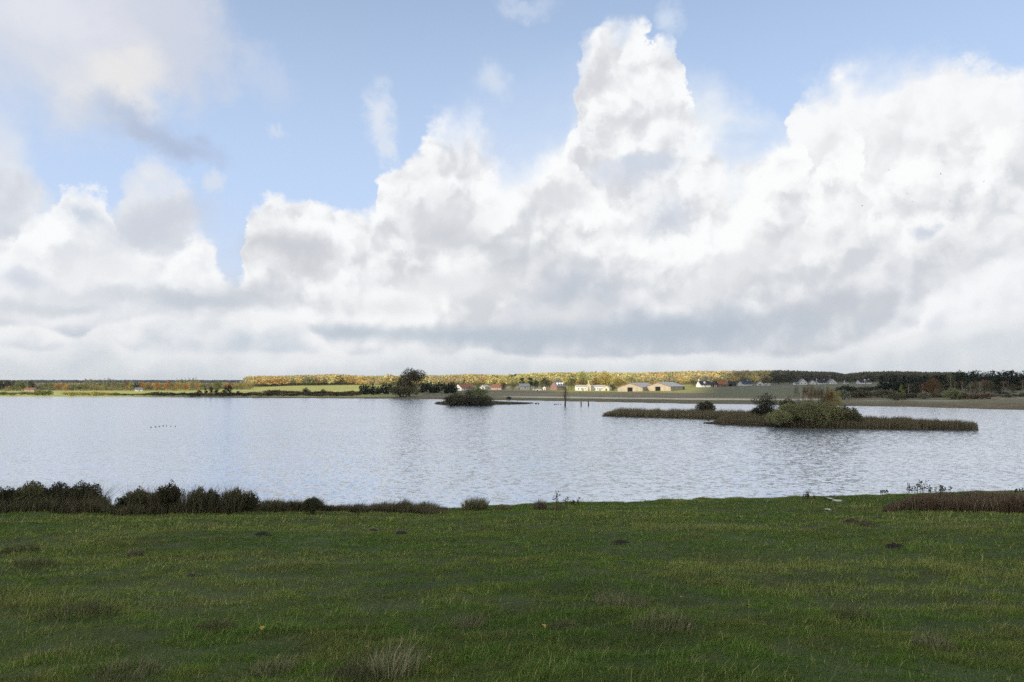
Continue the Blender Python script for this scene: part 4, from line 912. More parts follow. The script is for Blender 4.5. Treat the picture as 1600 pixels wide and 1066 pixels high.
# ---- islands
M_mud = mat_plain('island_peat', (.045, .038, .024), .95, .3, 1.2, bump=.6)
def island(front, back, label_):
    pts = [gp(*p) for p in front] + [gp(*p) for p in reversed(back)]
    ring = []
    for i in range(len(pts)):
        a_, b_ = np.array(pts[i]), np.array(pts[(i + 1) % len(pts)]); k = max(1, int(np.linalg.norm(b_ - a_) / 2))
        for j in range(k): ring.append(a_ + (b_ - a_) * j / k)
    ring = np.array(ring); ring += (np.stack([fbm(ring[:, 0] / 3, ring[:, 1] / 3, 8, 3), fbm(ring[:, 0] / 3, ring[:, 1] / 3, 18, 3)], 1) - .5) * 1.6
    n = len(ring); c = ring.mean(0); V = []
    for s_, z in ((1.0, -.8), (1.0, .02), (.985, .16), (.9, .26), (.5, .34)):
        nrm = (c - ring); q_ = ring + nrm * (1 - s_) if s_ > .9 else ring + nrm * (1 - s_)
        V.append(np.column_stack([q_, np.full(n, z) + (fbm(q_[:, 0], q_[:, 1], 4, 2) - .5) * .1 * (z > .1)]))
    V = np.concatenate(V + [np.array([[c[0], c[1], .34]])]); Fq = []
    i = np.arange(n); j = (i + 1) % n
    for l in range(4): Fq.append(np.stack([l * n + i, l * n + j, (l + 1) * n + j, (l + 1) * n + i], 1))
    tri = np.stack([4 * n + i, 4 * n + j, np.full(n, 5 * n)], 1)
    return tag(add('island', mesh_np('island', V, [np.concatenate(Fq), tri]), M_mud), label_, kind='structure'), pts
RC = [(.115, .095, .055), (.14, .105, .06), (.10, .075, .045), (.12, .12, .06), (.085, .085, .04), (.17, .14, .09)]
RC2 = [(.095, .072, .042), (.11, .082, .05), (.085, .07, .04), (.095, .09, .045), (.075, .07, .035), (.15, .125, .08)]
r_ = np.random.default_rng(3)
A_f = [(941, 650.5), (980, 651.5), (1060, 653.8), (1130, 656.2), (1200, 657.5), (1290, 658.5)]; A_b = [(950, 648.3), (980, 648), (1060, 649.5), (1130, 651), (1200, 652), (1290, 652)]
isl, pA = island(A_f, A_b, 'long low reed island, its left strip')
P_ = poly_pts(pA, 26000, r_); ta = np.clip((P_[:, 0] / P_[:, 1] - a_of(941)) / .02, .35, 1)
reed_bed('reed_bed', P_[:, 0], P_[:, 1], np.full(len(P_), .1), (1.3 + .9 * r_.random(len(P_)) + 2.0 * (fbm(P_[:, 0] / 2, P_[:, 1] / 3, 2, 4) - .5)) * ta ** .5, .075, RC, 'olive-brown reeds on the long strip left of the island bushes', seed=4)
B_f = [(1098, 662), (1130, 664), (1200, 666.8), (1280, 669.8), (1400, 671.6), (1500, 672.8), (1529, 672.6)]; B_b = [(1101, 661), (1130, 661), (1200, 660.5), (1280, 661.5), (1400, 664), (1500, 668.5), (1526, 671)]
isl, pB = island(B_f, B_b, 'long low reed island, its nearer strip with the willows')
P_ = poly_pts(pB, 34000, r_); pxs = 800 + P_[:, 0] / P_[:, 1] * F
tb = np.interp(pxs, [1098, 1112, 1122, 1150, 1300, 1350, 1400, 1500, 1518, 1524, 1529], [.1, .15, .75, .85, .9, 1.1, 1.05, 1.0, 1.0, .6, .15])
reed_bed('reed_bed', P_[:, 0], P_[:, 1], np.full(len(P_), .1), (1.15 + .8 * r_.random(len(P_)) + 1.9 * (fbm(P_[:, 0] / 1.6, P_[:, 1] / 2.5, 6, 4) - .5)) * tb, .06, RC2, 'red-brown reeds on the nearer strip either side of the island willows', seed=5)
g_i = 'shrubs and trees on the reed island'
def it(kind, pal, nm, px, Y, top, w, lb, cat='shrub', det=3, gz=.25, bark=None, group=g_i): return tree_px(kind, pal, nm, px, Y, top, w, lb, cat, group, det, bark, gz=gz)
it('bush', 'olivedark', 'shrub', 1103, 207, 628, 30, 'dark rounded bush alone on the left reed strip of the island')
it('round', 'dark', 'broadleaf_tree', 1197, 190, 616, 40, 'dark leafy tree left of the island willows', 'tree', 2)
it('bush', 'dark', 'shrub', 1192, 186, 634, 34, 'dark undergrowth at the foot of the dark island tree')
it('bush', 'olive', 'shrub', 1232, 172, 624, 26, 'small olive bush behind the willows, left of the birches')
it('bush', 'willow', 'willow_shrub', 1216, 154, 643, 40, 'pale green willow at the left end of the island clump')
for px, Y, top, w, lb in ((1237, 157, 632, 58, 'grey-green willow bush, second in the island clump from the left'), (1263, 154, 630, 70, 'broadest grey-green willow in the middle of the island clump'), (1292, 155, 631, 58, 'grey-green willow right of the broadest island willow')): it('bush', 'willow', 'willow_shrub', px, Y, top, w, lb)
it('bush', 'olivedark', 'shrub', 1317, 156, 636, 44, 'dark brown-green bush at the right of the island willows'); it('bush', 'olive', 'shrub', 1331, 153, 641, 28, 'lowest olive bush at the right end of the island clump')
for px, Y, top, w, pl, lb in ((1244, 170, 601, 12, 'grey', 'slim birch with bright white trunk, leftmost on the island'), (1259, 168, 603, 14, 'rust', 'white-trunked island birch, second from the left'), (1270, 167, 601.5, 15, 'rust', 'rust-leaved island birch in the middle of the birches'), (1282, 169, 605, 14, 'brown', 'brown-leaved island birch right of the middle one'), (1296, 167, 605, 15, 'rust', 'rightmost white-stemmed birch on the island')):
    it('birch', pl, 'birch_tree', px, Y, top, w, lb, 'tree', 3, bark=M_birch)
it('birch', 'golden', 'broadleaf_tree', 1300, 171, 607, 28, 'golden-brown airy tree behind the right island willows', 'tree', 3); it('birch', 'rust', 'broadleaf_tree', 1279, 173, 606, 26, 'brown bushy tree behind the island birches', 'tree', 2)
it('bush', 'olive', 'shrub', 1106, 176, 655, 9, 'tiny bush on the mud spit left of the nearer reeds', det=2)
# middle island
C_f = [(679, 631.5), (700, 633.8), (730, 634.3), (768, 634.2), (774, 632.5), (820, 631.8), (834, 630.6)]; C_b = [(682, 630.3), (700, 629.5), (730, 629), (768, 629), (780, 629.5), (820, 629.8), (832, 630)]
isl, pC = island(C_f, C_b, 'small bushy islet in the middle of the lake')
P_ = poly_pts(pC, 12000, r_); pxs = 800 + P_[:, 0] / P_[:, 1] * F
reed_bed('reed_bed', P_[:, 0], P_[:, 1], np.full(len(P_), .1), (.75 + .4 * r_.random(len(P_))) * np.interp(pxs, [679, 700, 760, 790, 834], [.7, 1.2, 1.2, .8, .3]), .09, [(.07, .075, .03), (.09, .085, .04), (.06, .055, .03)], 'dark sedge fringe round the small bushy islet', seed=6)
g_m = 'shrubs on the small islet'
it('bush', 'olive', 'shrub', 714, 300, 614, 34, 'domed olive-brown bush at the left of the small islet', det=2, group=g_m); it('bush', 'olivedark', 'shrub', 706, 294, 620, 26, 'brown-olive bush at the left front of the small islet', det=2, group=g_m)
it('round', 'olive', 'broadleaf_tree', 734, 304, 605, 22, 'olive tree in the middle of the small islet', 'tree', 2, group=g_m); it('round', 'green', 'broadleaf_tree', 751, 302, 601, 26, 'tallest green tree at the right of the small islet', 'tree', 2, group=g_m)
it('bush', 'dark', 'shrub', 741, 296, 619, 44, 'dark green bush along the front of the small islet', det=2, group=g_m); it('bush', 'olive', 'shrub', 760, 298, 618, 20, 'rounded olive bush at the right end of the small islet', det=2, group=g_m)
xx, yy = at(795, 395, 621), 395
plant('bush', 'dark', 'shrub', xx, yy, 1.7, 3.4, 'single small dark bush on the pale shore strip beyond the islet', 'shrub', detail=1)

# ---- dead trunk and stumps standing in the lake
M_dead = mat_plain('dead_wood', (.085, .068, .048), .9, .35, 3, bump=.5)
xd, yd = gp(883, 634.3); e = empty('dead_tree', (xd, yd, 0)); tag(e, 'tall bare dead tree trunk standing in open water', 'tree')
tb_ = MB().tube([(0, 0, -1.5), (.02, 0, .6), (.15, 0, 2.4), (-.1, 0, 4.2), (.3, 0, 5.6), (.1, 0, 6.9), (.5, 0, 7.9)], [.50, .38, .32, .27, .20, .12, .03], 12)
for k in range(26):
    z = 2.8 + .19 * k; an = k * 2.4; l = .6 + .9 * random.random() * (1.1 - z / 12); tb_.tube([(.08, 0, z), (.08 + l * .6 * math.cos(an), l * .6 * math.sin(an), z + .25 * l), (.08 + l * math.cos(an), l * math.sin(an), z + .8 * l)], [.09, .05, .012], 5)
tb_.build('trunk', M_dead, e, smooth=True)
r2 = np.random.default_rng(8); P3 = np.column_stack([r2.normal(0, .95, 700) + .1, r2.normal(0, .85, 700), 2.6 + 5.4 * r2.random(700)]); V_3, Q_3 = leaf_quads(P3, .22, r2); add('twig', mesh_np('twig', V_3, [Q_3]), PAL['brown'], e)
for px, rb, h_, lb in ((908, 634, 1.9, 'left of two short dark stumps in the water right of the dead trunk'), (919.5, 634, 2.2, 'right of two short dark stumps in the water right of the dead trunk')):
    x, y = gp(px, rb); s_ = MB().tube([(0, 0, -1), (.02, 0, .5), (-.03, .02, h_ * .8), (.05, 0, h_)], [.34, .28, .24, .1], 10); s_.tube([(0, 0, h_ * .5), (.3, .0, h_ * .85)], [.08, .02], 5)
    tag(s_.build('tree_stump', M_dead, None, (x, y, 0), smooth=True), lb, 'stump', 'stumps in the lake')
# ---- waterfowl
M_duck = mat_plain('dark_plumage', (.02, .018, .016), .7, .3, 8)
def duck(px, row, s, label, rz=0.0):
    x, y = gp(px, row); m2 = MB(); st = [(-.24, .10, .02), (-.17, .09, .07), (-.05, .07, .115), (.07, .07, .11), (.15, .09, .07), (.18, .16, .042), (.185, .215, .045), (.21, .23, .035), (.25, .225, .014), (.29, .215, .006)]
    m2.tube([(p[0], 0, p[1]) for p in st], [p[2] for p in st], 10)
    o = m2.build('duck', M_duck, None, (x, y, 0), smooth=True); o.scale = (s, s, s); o.rotation_euler = (0, 0, rz); return tag(o, label, 'duck')
for i, px in enumerate((866.5, 869, 872, 876)): duck(px, 632.3, 1.6, '%s dark duck from the left in the row just left of the dead trunk' % ORD[i], .3 * i)['group'] = 'ducks by the dead trunk'
for i, px in enumerate((837.5, 841.5)): duck(px, 631.3, 2.6, ['left', 'right'][i] + ' of two dark ducks off the tip of the small islet', 2 * i)['group'] = 'ducks off the islet'
for i, (px, rw) in enumerate(((236, 668), (243, 667.4), (249, 666.6), (255, 666), (260, 665.6), (267, 666.2), (274, 666.6))): duck(px, rw, .8, '%s dark duck from the left in the line on open water at left' % ORD[i], .4 * i)['group'] = 'ducks on open water'
# ---- birds in the sky
def gull(px, row, d, rz, label, s=1.0):
    ax, ez = ray(px, row); v = Vector((ax, 1, ez)).normalized() * d
    m2 = MB(); m2.tube([(-.2, 0, 0), (-.1, 0, 0), (.05, 0, 0), (.15, 0, .01), (.2, 0, 0)], [.015, .05, .06, .035, .008], 8)
    for t in (-1, 1):
        w = [(.06, t * .03, .02), (.1, t * .25, .14), (.02, t * .55, .10), (-.03, t * .53, .10), (-.02, t * .25, .13), (-.07, t * .03, .02)]
        m2.raw(w + [(p[0], p[1], p[2] + .012) for p in w], [(0, 1, 4, 5), (1, 2, 3, 4), (11, 10, 7, 6), (10, 9, 8, 7), (0, 6, 7, 1), (1, 7, 8, 2), (3, 9, 10, 4), (4, 10, 11, 5)])
    o = m2.build('bird', M_duck, None, (v.x, v.y, v.z + CAMZ), smooth=False); o.rotation_euler = (.3, 0, rz); o.scale = (s, s, s)
    return tag(o, label, 'bird', 'birds flying before the right-hand cloud')
for i, (px, rw, lb) in enumerate(((1347, 322, 'lowest and leftmost small dark bird against the white cloud at right'), (1389, 266, 'highest small dark bird in the flock over the right cloud'), (1417.5, 303, 'dark bird just above a paler one in the flock'), (1426, 315, 'pale bird just below its darker companion in the flock'), (1470, 272, 'dark bird in the upper right of the flock, left of the last'), (1484, 315, 'faint bird low in the right half of the flock'), (1537, 284, 'rightmost small bird of the flock'))):
    gull(px, rw, 230 + 12 * i, .6 * i, lb, 1.0 if i not in (3, 5) else .7)

# ------------------------------------------------------------------ near shore growth
def tuft(name, px, row, hpx, wpx, cols, label, cat, n=420, lean=.28, wd=.012, group=None, seed=0, spread=.5, hvar=.35):
    x, y, z = hit(px, row); k = y / F; r2 = np.random.default_rng(seed + int(px)); h, w = hpx * k, wpx * k
    an, rr = r2.random(n) * 6.283, np.sqrt(r2.random(n)) * w * spread; X_, Y_ = rr * np.cos(an), rr * np.sin(an)
    Z_ = height(X_ + x, Y_ + y) - z - .02
    hh = h * (1 - hvar + hvar * r2.random(n)) * (1 - .35 * (rr / (w * spread)) ** 2)
    V, Fs, kk = blades(X_, Y_, Z_, hh, np.full(n, max(wd, .55 * k)), lean * (.3 + r2.random(n)) , r2, 2, wind=(.55, .1))
    out = (np.stack([X_, Y_], 1) / (w * spread)) * .35
    V = V.reshape(n, 5, 3); V[:, 4, :2] += out * hh[:, None]; V[:, 2:4, :2] += (out * hh[:, None] * .3)[:, None]; V = V.reshape(-1, 3)
    c = np.array(cols)[r2.integers(len(cols), size=n)] * (1.35 if hpx > 55 or name == 'rush_tuft' else 1.0) * (1 + .2 * r2.normal(size=(n, 1)))
    o = add(name, mesh_np(name, V, Fs, np.repeat(np.clip(c, .003, .8), kk, axis=0)), M_reed, None, (x, y, z))
    return tag(o, label, cat, group)
RU = [(.12, .125, .055), (.09, .10, .04), (.18, .15, .09), (.14, .14, .07), (.25, .21, .13)]
tuft('rush_tuft', 742, 797, 25, 46, RU, 'largest dense rush tuft at the water edge, left of centre', 'rush', 900, .2, group='rush tufts on the shore', spread=.42)
tuft('rush_tuft', 785, 797.5, 11, 24, RU, 'low scruffy rush tuft right of the largest one', 'rush', 260, .3, group='rush tufts on the shore')
tuft('rush_tuft', 844, 796, 20, 20, [(.15, .12, .08), (.11, .10, .06), (.18, .15, .10)], 'pale thin rush tuft between the largest tuft and the thistles', 'rush', 300, .22, group='rush tufts on the shore')
tuft('rush_tuft', 874, 797, 12, 26, RU, 'green rush tuft at the foot of the thistle stems', 'rush', 300, .3, group='rush tufts on the shore')
tuft('rush_tuft', 668, 797, 17, 34, RU, 'dark green rush tuft ending the shore reeds, left of centre', 'rush', 500, .3, group='rush tufts on the shore')
M_stalk = mat_plain('dry_stalks', (.055, .052, .03), .9, .2)
def weed(name, px, row, hpx, n, wpx, label, seed=0):
    x, y, z = hit(px, row); k = y / F; rr = random.Random(seed); e = empty(name, (x, y, z)); tag(e, label, 'weed', 'dry weeds on the shore')
    for i in range(n):
        st = MB(); hd = []
        bx, by = rr.uniform(-.5, .5) * wpx * k, rr.uniform(-.3, .3); h = hpx * k * rr.uniform(.45, 1.0); lx = rr.uniform(-.12, .22) * h; gz = H(x + bx, y + by) - z
        st.tube([(bx, by, gz - .02), (bx + lx * .4, by, gz + h * .6), (bx + lx, by, gz + h)], [.36 * k, .30 * k, .2 * k], 4)
        for j in range(5):
            s_ = .35 + .6 * j / 5; a2 = rr.uniform(0, 6.28); l = h * .2; p = (bx + lx * (.67 * s_ if s_ < .6 else .4 + .6 * (s_ - .6) / .4), by, gz + h * s_); q_ = (p[0] + l * math.cos(a2), p[1] + l * math.sin(a2), p[2] + l * .7); st.tube([p, q_], [.22 * k, .16 * k], 3); hd.append(q_)
        hd.append((bx + lx, by, gz + h))
        so = st.build('stem', M_stalk, e)
        hd = np.array(hd); r3 = np.random.default_rng(seed * 31 + i); C_ = np.repeat(hd, 7, axis=0) + r3.normal(size=(len(hd) * 7, 3)) * .02
        V3, Q3 = leaf_quads(C_, 1.5 * k, r3); add('foliage', mesh_np('foliage', V3, [Q3]), PAL['olivedark'], so)
weed('thistle', 876, 794, 29, 4, 16, 'tallest wiry dry thistle on the shore near the centre', 1); weed('thistle', 894, 790, 14, 6, 22, 'low leafy weeds right of the tall shore thistle', 2)
weed('thistle', 1263, 780, 10, 6, 18, 'small dark weeds on the shore edge left of the puddle', 3); weed('thistle', 1380, 773, 11, 4, 12, 'short weed pair on the shore edge left of the big weed clump', 4)
weed('thistle', 1444, 772, 24, 6, 10, 'tallest weed spike in the big clump on the right shore', 5); weed('thistle', 1424, 772, 17, 7, 26, 'spiky left part of the big weed clump on the right shore', 6); weed('thistle', 1468, 771, 12, 10, 44, 'leafy right part of the big weed clump on the right shore', 7); weed('thistle', 1594, 771, 9, 5, 14, 'small weeds on the shore at the right edge of the photo', 8)
weed('thistle', 558, 812, 24, 1, 3, 'single thin dry stem standing in the meadow before the reeds', 9)
# the brown sedge stand on the right
def strip_pts(px0, px1, Y0f, Y1f, n, r_):
    px = px0 + (px1 - px0) * r_.random(n); Y = Y0f(px) + (Y1f(px) - Y0f(px)) * r_.random(n); X = ray(800, 780)[0] + (px - 800) / F * Y; return px, X, Y
r_ = np.random.default_rng(11); yf = hit(1500, 801)[1]; print('sedge Y', yf, 'rush Y', hit(742, 797)[1], 'left', hit(100, 803)[1])
px, X, Y = strip_pts(1372, 1680, lambda p: np.interp(p, [1372, 1430, 1700], [yf + 2.0, yf + .4, yf - .4]), lambda p: np.interp(p, [1372, 1430, 1700], [yf + 2.8, yf + 5.5, yf + 6]), 20000, r_)
hh = np.interp(px, [1372, 1400, 1440, 1500, 1680], [.25, .45, .62, .66, .7]) * (.6 + .5 * r_.random(len(px)) + 1.1 * (fbm(X / .8, Y, 3, 3) - .5))
reed_bed('sedge', X, Y, height(X, Y) - .02, hh, .022, [(.085, .05, .034), (.075, .052, .034), (.10, .065, .042), (.11, .085, .055), (.07, .06, .035), (.18, .15, .10)], 'stand of red-brown sedge on the right of the meadow', 'sedge', seed=12, lean=.25)
# the reeds along the left shore
yl = hit(100, 803)[1]
px, X, Y = strip_pts(-60, 700, lambda p: np.interp(p, [-60, 200, 420, 560, 700], [yl, yl, hit(420, 801)[1], hit(560, 799)[1], hit(690, 797)[1]]), lambda p: np.interp(p, [-60, 200, 420, 560, 700], [yl + 6, yl + 6, yl + 6, yl + 5.5, yl + 3]), 52000, r_)
hh = np.interp(px, [-60, 0, 60, 165, 178, 190, 205, 300, 395, 420, 500, 520, 560, 640, 700], [.95, .95, 1.0, .9, .55, .38, .6, .68, .68, .7, .85, .6, .65, .85, .5]) * (.45 + .5 * r_.random(len(px)) + 1.1 * (fbm(px / 14, Y * 1.5, 3, 4) - .45)) * np.where(r_.random(len(px)) < .05, 1.35, 1) * np.interp(px, [420, 450, 480, 530, 560, 600, 640, 655, 700], [1, .75, 1.1, .7, 1, .8, 1, .7, .6])
reed_bed('reeds', X, Y, height(X, Y) - .02, np.clip(hh, .1, 3), .026, [(.075, .062, .035), (.085, .07, .045), (.06, .062, .03), (.11, .09, .055), (.055, .066, .028), (.15, .13, .085), (.07, .075, .035)], 'dark brown reeds fringing the left shore of the meadow', seed=13, lean=.3)
# the shrubs that stand in them
for (px, dy, top, w, pal, lb) in ((-12, 2, 762, 60, 'olivedark', 'dark shrub cut by the left edge of the photo'), (24, 1.6, 765, 50, 'dark', 'low shrub in the left reeds, second from the left edge'), (58, 2, 756, 62, 'olive', 'tallest wind-swept shrub in the far left reeds'), (98, 2.2, 757, 50, 'dark', 'dark shrub in the left reeds right of the tallest'), (134, 2, 757, 48, 'olivedark', 'rounded dark shrub before the first gap in the reeds'), (160, 1.8, 777, 34, 'olive', 'low shrub sloping down to the first gap in the reeds'),
                          (206, 2, 775, 30, 'olivedark', 'small shrub right after the gap in the reeds'), (222, 2, 765, 34, 'olive', 'upright brown-green shrub just right of the reed gap'), (256, 2.2, 768, 30, 'olive', 'olive-brown shrub between the two upright ones'), (271, 2, 757, 34, 'olivedark', 'tallest shrub right of the gap in the reeds'), (315, 2.4, 764, 30, 'olive', 'thin open shrub in the middle of the left shore'), (335, 2.4, 766, 26, 'olivedark', 'smaller open shrub beside the thin one on the left shore'), (372, 2.4, 766, 40, 'olive', 'broad brownish shrub in the left reeds'), (396, 2, 770, 26, 'olivedark', 'shrub before the reeds drop away toward the centre'), (492, 1.6, 778, 26, 'olivedark', 'little dark shrub at the right part of the left reeds')):
    Y = yl + dy; tree_px('bush', pal, 'shrub', px, Y, top, w * 1.05, lb, 'shrub', 'shrubs along the left shore', 3)
# wind-bent sprays rising out of the shrubs
px, X, Y = strip_pts(-60, 380, lambda p: yl + 1 + 0 * p, lambda p: yl + 3.5 + 0 * p, 2600, r_)
keep = (np.abs(px - 186) > 16) & (fbm(px / 22, Y * 0, 19, 2) > .36); px, X, Y = px[keep], X[keep], Y[keep]
reed_bed('tall_reeds', X, Y, height(X, Y), 1.0 + .9 * r_.random(len(X)), .026, [(.05, .052, .028), (.07, .06, .035), (.10, .09, .055)], 'sparse wind-bent reed tips above the shrubs of the left shore', seed=14, lean=.45)

# ------------------------------------------------------------------ meadow details
PT = [(.26, .24, .14), (.19, .20, .10), (.32, .29, .18), (.11, .13, .05)]
PG = [(.15, .14, .075), (.10, .115, .05), (.19, .17, .10), (.075, .10, .036)]
for (px, rw, hp, wp, cols, lb) in ((612, 1052, 62, 84, PT, 'largest straw-pale grass tussock at the bottom of the photo'), (548, 1062, 42, 90, PG, 'dull tussock left of the largest pale one'), (968, 950, 40, 80, PT, 'grey-brown tussock right of centre in the meadow'), (1035, 978, 36, 96, PT, 'tussock just below and right of the grey-brown one'), (32, 862, 20, 50, PG, 'brown tussock near the left edge, upper of two'), (56, 884, 20, 60, PG, 'brown tussock near the left edge, lower of two'), (210, 868, 18, 24, PT, 'thin pale tussock in the left of the meadow'), (120, 965, 34, 110, PG, 'wide flattened tussock in the lower left meadow'), (340, 985, 26, 60, PG, 'small grey tussock left of the fallen yellow leaf'), (1345, 820, 12, 44, RU, 'low green tussock in the right middle of the meadow'), (1330, 965, 26, 70, PG, 'faint tussock in the lower right meadow'), (880, 985, 20, 60, PG, 'small dark tussock left of the twin tussocks'), (1460, 1010, 24, 60, PT, 'thin straw tussock near the lower right corner'), (200, 1052, 30, 90, PT, 'pale tussock near the lower left corner'), (425, 1050, 30, 70, PT, 'thin pale tussock between lower left corner and the largest one'), (730, 980, 22, 60, PT, 'wispy tussock above and right of the largest pale one')):
    tuft('grass_tussock', px, rw, hp, wp, cols, lb, 'tussock', 380, .45, .006, 'grass tussocks in the meadow', spread=.5, hvar=.6)
M_soil = mat_plain('molehill_soil', (.020, .017, .014), .95, .35, 9, bump=.8)
for i, (px, rw, w, lb) in enumerate(((411, 837, 26, 'dark molehill in the upper left of the meadow'), (584, 829, 16, 'small flat molehill left of the darker one under the reeds end'), (626, 834, 22, 'dark molehill left of centre in the upper meadow'), (968, 850, 30, 'long dark molehill right of centre'), (976, 821, 20, 'faint molehill above the long dark one'), (1399, 855, 32, 'largest darkest molehill, on the right of the meadow'), (1328, 816, 24, 'flat molehill beside the low green tussock'), (302, 900, 26, 'dull molehill in the left middle of the meadow'), (1432, 1050, 40, 'nearest molehill, at the lower right of the photo'), (1372, 811, 18, 'small molehill above and left of the largest one'))):
    x, y, z = hit(px, rw); rad = w * y / F / 2; r3 = np.random.default_rng(i)
    th = np.linspace(0, 2 * np.pi, 28, endpoint=False); V = []
    for s_ in (1.25, 1.0, .8, .55, .3, .05):
        nx, ny_ = s_ * np.cos(th) * rad, s_ * np.sin(th) * rad * .9
        V.append(np.column_stack([nx, ny_, height(nx + x, ny_ + y) - z - .05 + (1 - s_ ** 2 * .6) * min(rad * .55, .16) + (fbm(nx * 14 + 50, ny_ * 14 + 50, i, 3) - .5) * rad * .28]))
    V = np.concatenate(V); ii = np.arange(28); jj = (ii + 1) % 28
    q_ = np.concatenate([np.stack([l * 28 + ii, l * 28 + jj, (l + 1) * 28 + jj, (l + 1) * 28 + ii], 1) for l in range(5)])
    tag(add('molehill', mesh_np('molehill', V, [q_, (5 * 28 + ii)[None, :]]), M_soil, None, (x, y, z), smooth=True), lb, 'molehill', 'molehills in the meadow')
M_yl = mat_plain('fallen_leaf_yellow', (.46, .34, .07), .7, .2, 30); M_bl = mat_plain('fallen_leaf_tan', (.32, .22, .13), .7, .2, 30)
for i, (px, rw, mt, lb) in enumerate(((409, 991, M_yl, 'yellow fallen leaf in the lower left meadow'), (850, 988, M_yl, 'yellow fallen leaf below the centre of the meadow'), (1066, 942, M_yl, 'orange-yellow leaf right of the twin tussocks'), (575, 1022, M_bl, 'tan fallen leaf left of the largest pale tussock'), (1076, 989, M_bl, 'pale fallen leaf below the twin tussocks'), (1132, 825, M_bl, 'pale speck of a leaf high in the meadow right of centre'), (706, 822, M_bl, 'pale leaf high in the meadow under the largest rush tuft'), (1561, 858, M_bl, 'pale leaf at the far right of the meadow'), (672, 1042, M_bl, 'tan leaf right of the largest pale tussock'))):
    x, y, z = hit(px, rw); s_ = max(.035, 1.6 * y / F); th = np.linspace(0, 6.283, 11)[:-1]; rr = np.array([1, .7, .95, .6, .85, .5, .85, .6, .95, .7]) * s_
    V = [(0, 0, .008)] + [(rr[k] * math.cos(th[k]), rr[k] * math.sin(th[k]), .012 * math.cos(2 * th[k])) for k in range(10)]
    V += [(p[0], p[1], p[2] - .002) for p in V]
    o = MB().raw(V, [(0, 1 + k, 1 + (k + 1) % 10) for k in range(10)] + [(11, 12 + (k + 1) % 10, 12 + k) for k in range(10)] + [(1 + k, 12 + k, 12 + (k + 1) % 10, 1 + (k + 1) % 10) for k in range(10)]).build('fallen_leaf', mt, None, (x, y, z + .07)); o.rotation_euler = (.5 + .1 * i, .1, i)
    tag(o, lb, 'leaf', 'fallen leaves in the meadow')
M_pud = mat_plain('puddle_water', (.10, .11, .11), .04, .02, spec=1.0)
for px, rw, w, lb in ((1308, 783.5, 14, 'small bright puddle near the right shore'), (1296, 780, 9, 'thin bright puddle beyond the larger one'), (1294, 797.5, 8, 'sliver of puddle nearer than the larger one')):
    x, y, z = hit(px, rw); a_ = w * y / F / 2; th = np.linspace(0, 6.283, 19)[:-1]; rr = 1 + .25 * np.sin(3 * th + px)
    V = np.column_stack([a_ * rr * np.cos(th), a_ * 1.7 * rr * np.sin(th), np.zeros(18)]); zz = height(V[:, 0] + x, V[:, 1] + y).max()
    tag(add('puddle', mesh_np('puddle', V, [np.arange(18)[None, :]]), M_pud, None, (x, y, zz + .015)), lb, kind='structure')

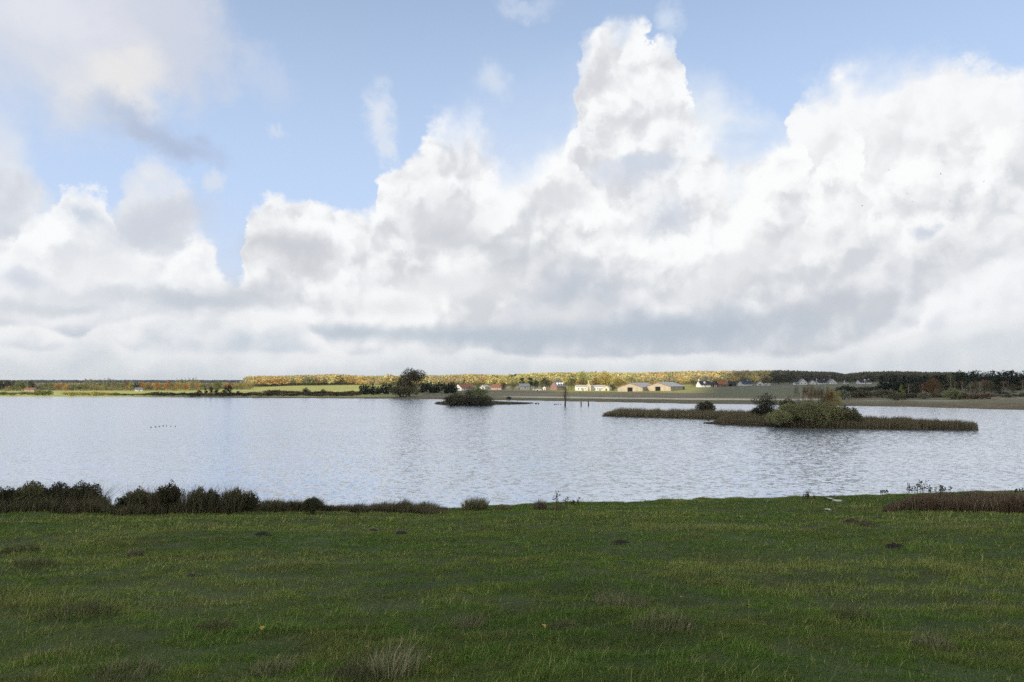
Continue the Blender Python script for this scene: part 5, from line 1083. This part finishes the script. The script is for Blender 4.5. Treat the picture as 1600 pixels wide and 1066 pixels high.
# ------------------------------------------------------------------ the grass itself
r_ = np.random.default_rng(21); parts = []
def sow(d0, d1, dens, w0, h0, seg):
    area = .5 * (d1 ** 2 - d0 ** 2) * 1.62; n = int(area * dens)
    d = np.sqrt(d0 ** 2 + (d1 ** 2 - d0 ** 2) * r_.random(n)); an = (r_.random(n) - .5) * 1.62
    X, Y = d * np.sin(an), d * np.cos(an)
    t = Y / near_y(np.clip(X / np.maximum(Y, 12), -1.4, 1.4)); k = t < 1.02; X, Y = X[k], Y[k]; n = len(X)
    f1, f2, f3 = fbm(X / 1.6, Y / 1.1, 51, 3), fbm(X / .35, Y / .3, 53, 2), fbm(X / 7, Y / 4, 55, 3)
    leftn = sstep(-X / np.maximum(Y, 4), .0, .6) * sstep(-Y, -16, -6)
    fc = fbm(X / .38, Y / .34, 59, 3); hh = h0 * (.55 + .55 * sstep(f1, .3, .75) + .9 * sstep(fc, .4, .75) + .5 * (f2 - .5) + .4 * leftn * f1) * (.6 + .6 * r_.random(n)); hh = np.maximum(hh, h0 * .4)
    tall = r_.random(n) < (.012 + .04 * sstep(f3, .5, .62)); hh = np.where(tall, hh * 1.8 + .02, hh)
    base = np.stack([.052 + .03 * f3, .106 + .02 * f3, .019 + 0 * f3], 1)
    olive = np.array([.098, .112, .034]); straw = np.array([.25, .24, .12]); deep = np.array([.032, .082, .014]); brown = np.array([.115, .092, .045])
    m1 = sstep(f1 + .25 * (f2 - .5), .48, .72)[:, None]; c = base * (1 - m1 * .6) + olive * m1 * .6
    m2 = (sstep(f3, .52, .36))[:, None]; c = c * (1 - m2 * .4) + deep * m2 * .4
    m4 = (sstep(fbm(X / .9, Y / .5, 57, 3), .6, .7) * .35)[:, None]; c = c * (1 - m4) + brown * m4
    u = r_.random(n); m3 = (u < .05 + .10 * sstep(f3, .5, .65) + .08 * leftn) | tall; c = np.where(m3[:, None], c * .35 + straw * .65, c)
    c = c * np.array([1.82, 1.74, 1.48]) * (.62 + .75 * fc[:, None]) * (1 + .28 * r_.normal(size=(n, 1)))
    V, Fs, kk = blades(X, Y, height(X, Y) - .012, hh, w0 * (.7 + .6 * r_.random(n)), .55 * (.4 + r_.random(n)), r_, seg, wind=(.55, .15))
    return V, Fs, np.repeat(np.clip(c, .004, .6), kk, axis=0)
for nm, (d0, d1, dens, w0, h0, seg), lb in (('grass', (2.5, 9, 6500, .0044, .038, 2), 'short rough green grass nearest the viewer'), ('grass', (9, 16, 2600, .0078, .042, 1), 'short green grass in the middle of the meadow'), ('grass', (16, 28, 800, .016, .048, 1), 'short green grass in the upper meadow'), ('grass', (28, 64, 230, .034, .065, 1), 'short green grass sloping to the shore')):
    V, Fs, C = sow(d0, d1, dens, w0, h0, seg)
    tag(add(nm, mesh_np(nm, V, Fs, C), M_grass), lb, 'grass', kind='stuff')

# ------------------------------------------------------------------ the air between
m_, q = new_mat('haze_air')
pv = q.n('ShaderNodeVolumePrincipled'); pv.inputs['Color'].default_value = (.90, .94, .98, 1); pv.inputs['Density'].default_value = 0.000055; pv.inputs['Anisotropy'].default_value = 0.3
oo = q.n('ShaderNodeOutputMaterial'); m_.node_tree.links.new(pv.outputs[0], oo.inputs['Volume'])
hz = MB().box(-9500, 9500, -9500, 9500, -4, 80).build('haze', m_); tag(hz, 'thin pale autumn haze lying over lake and hills', 'haze', kind='stuff')
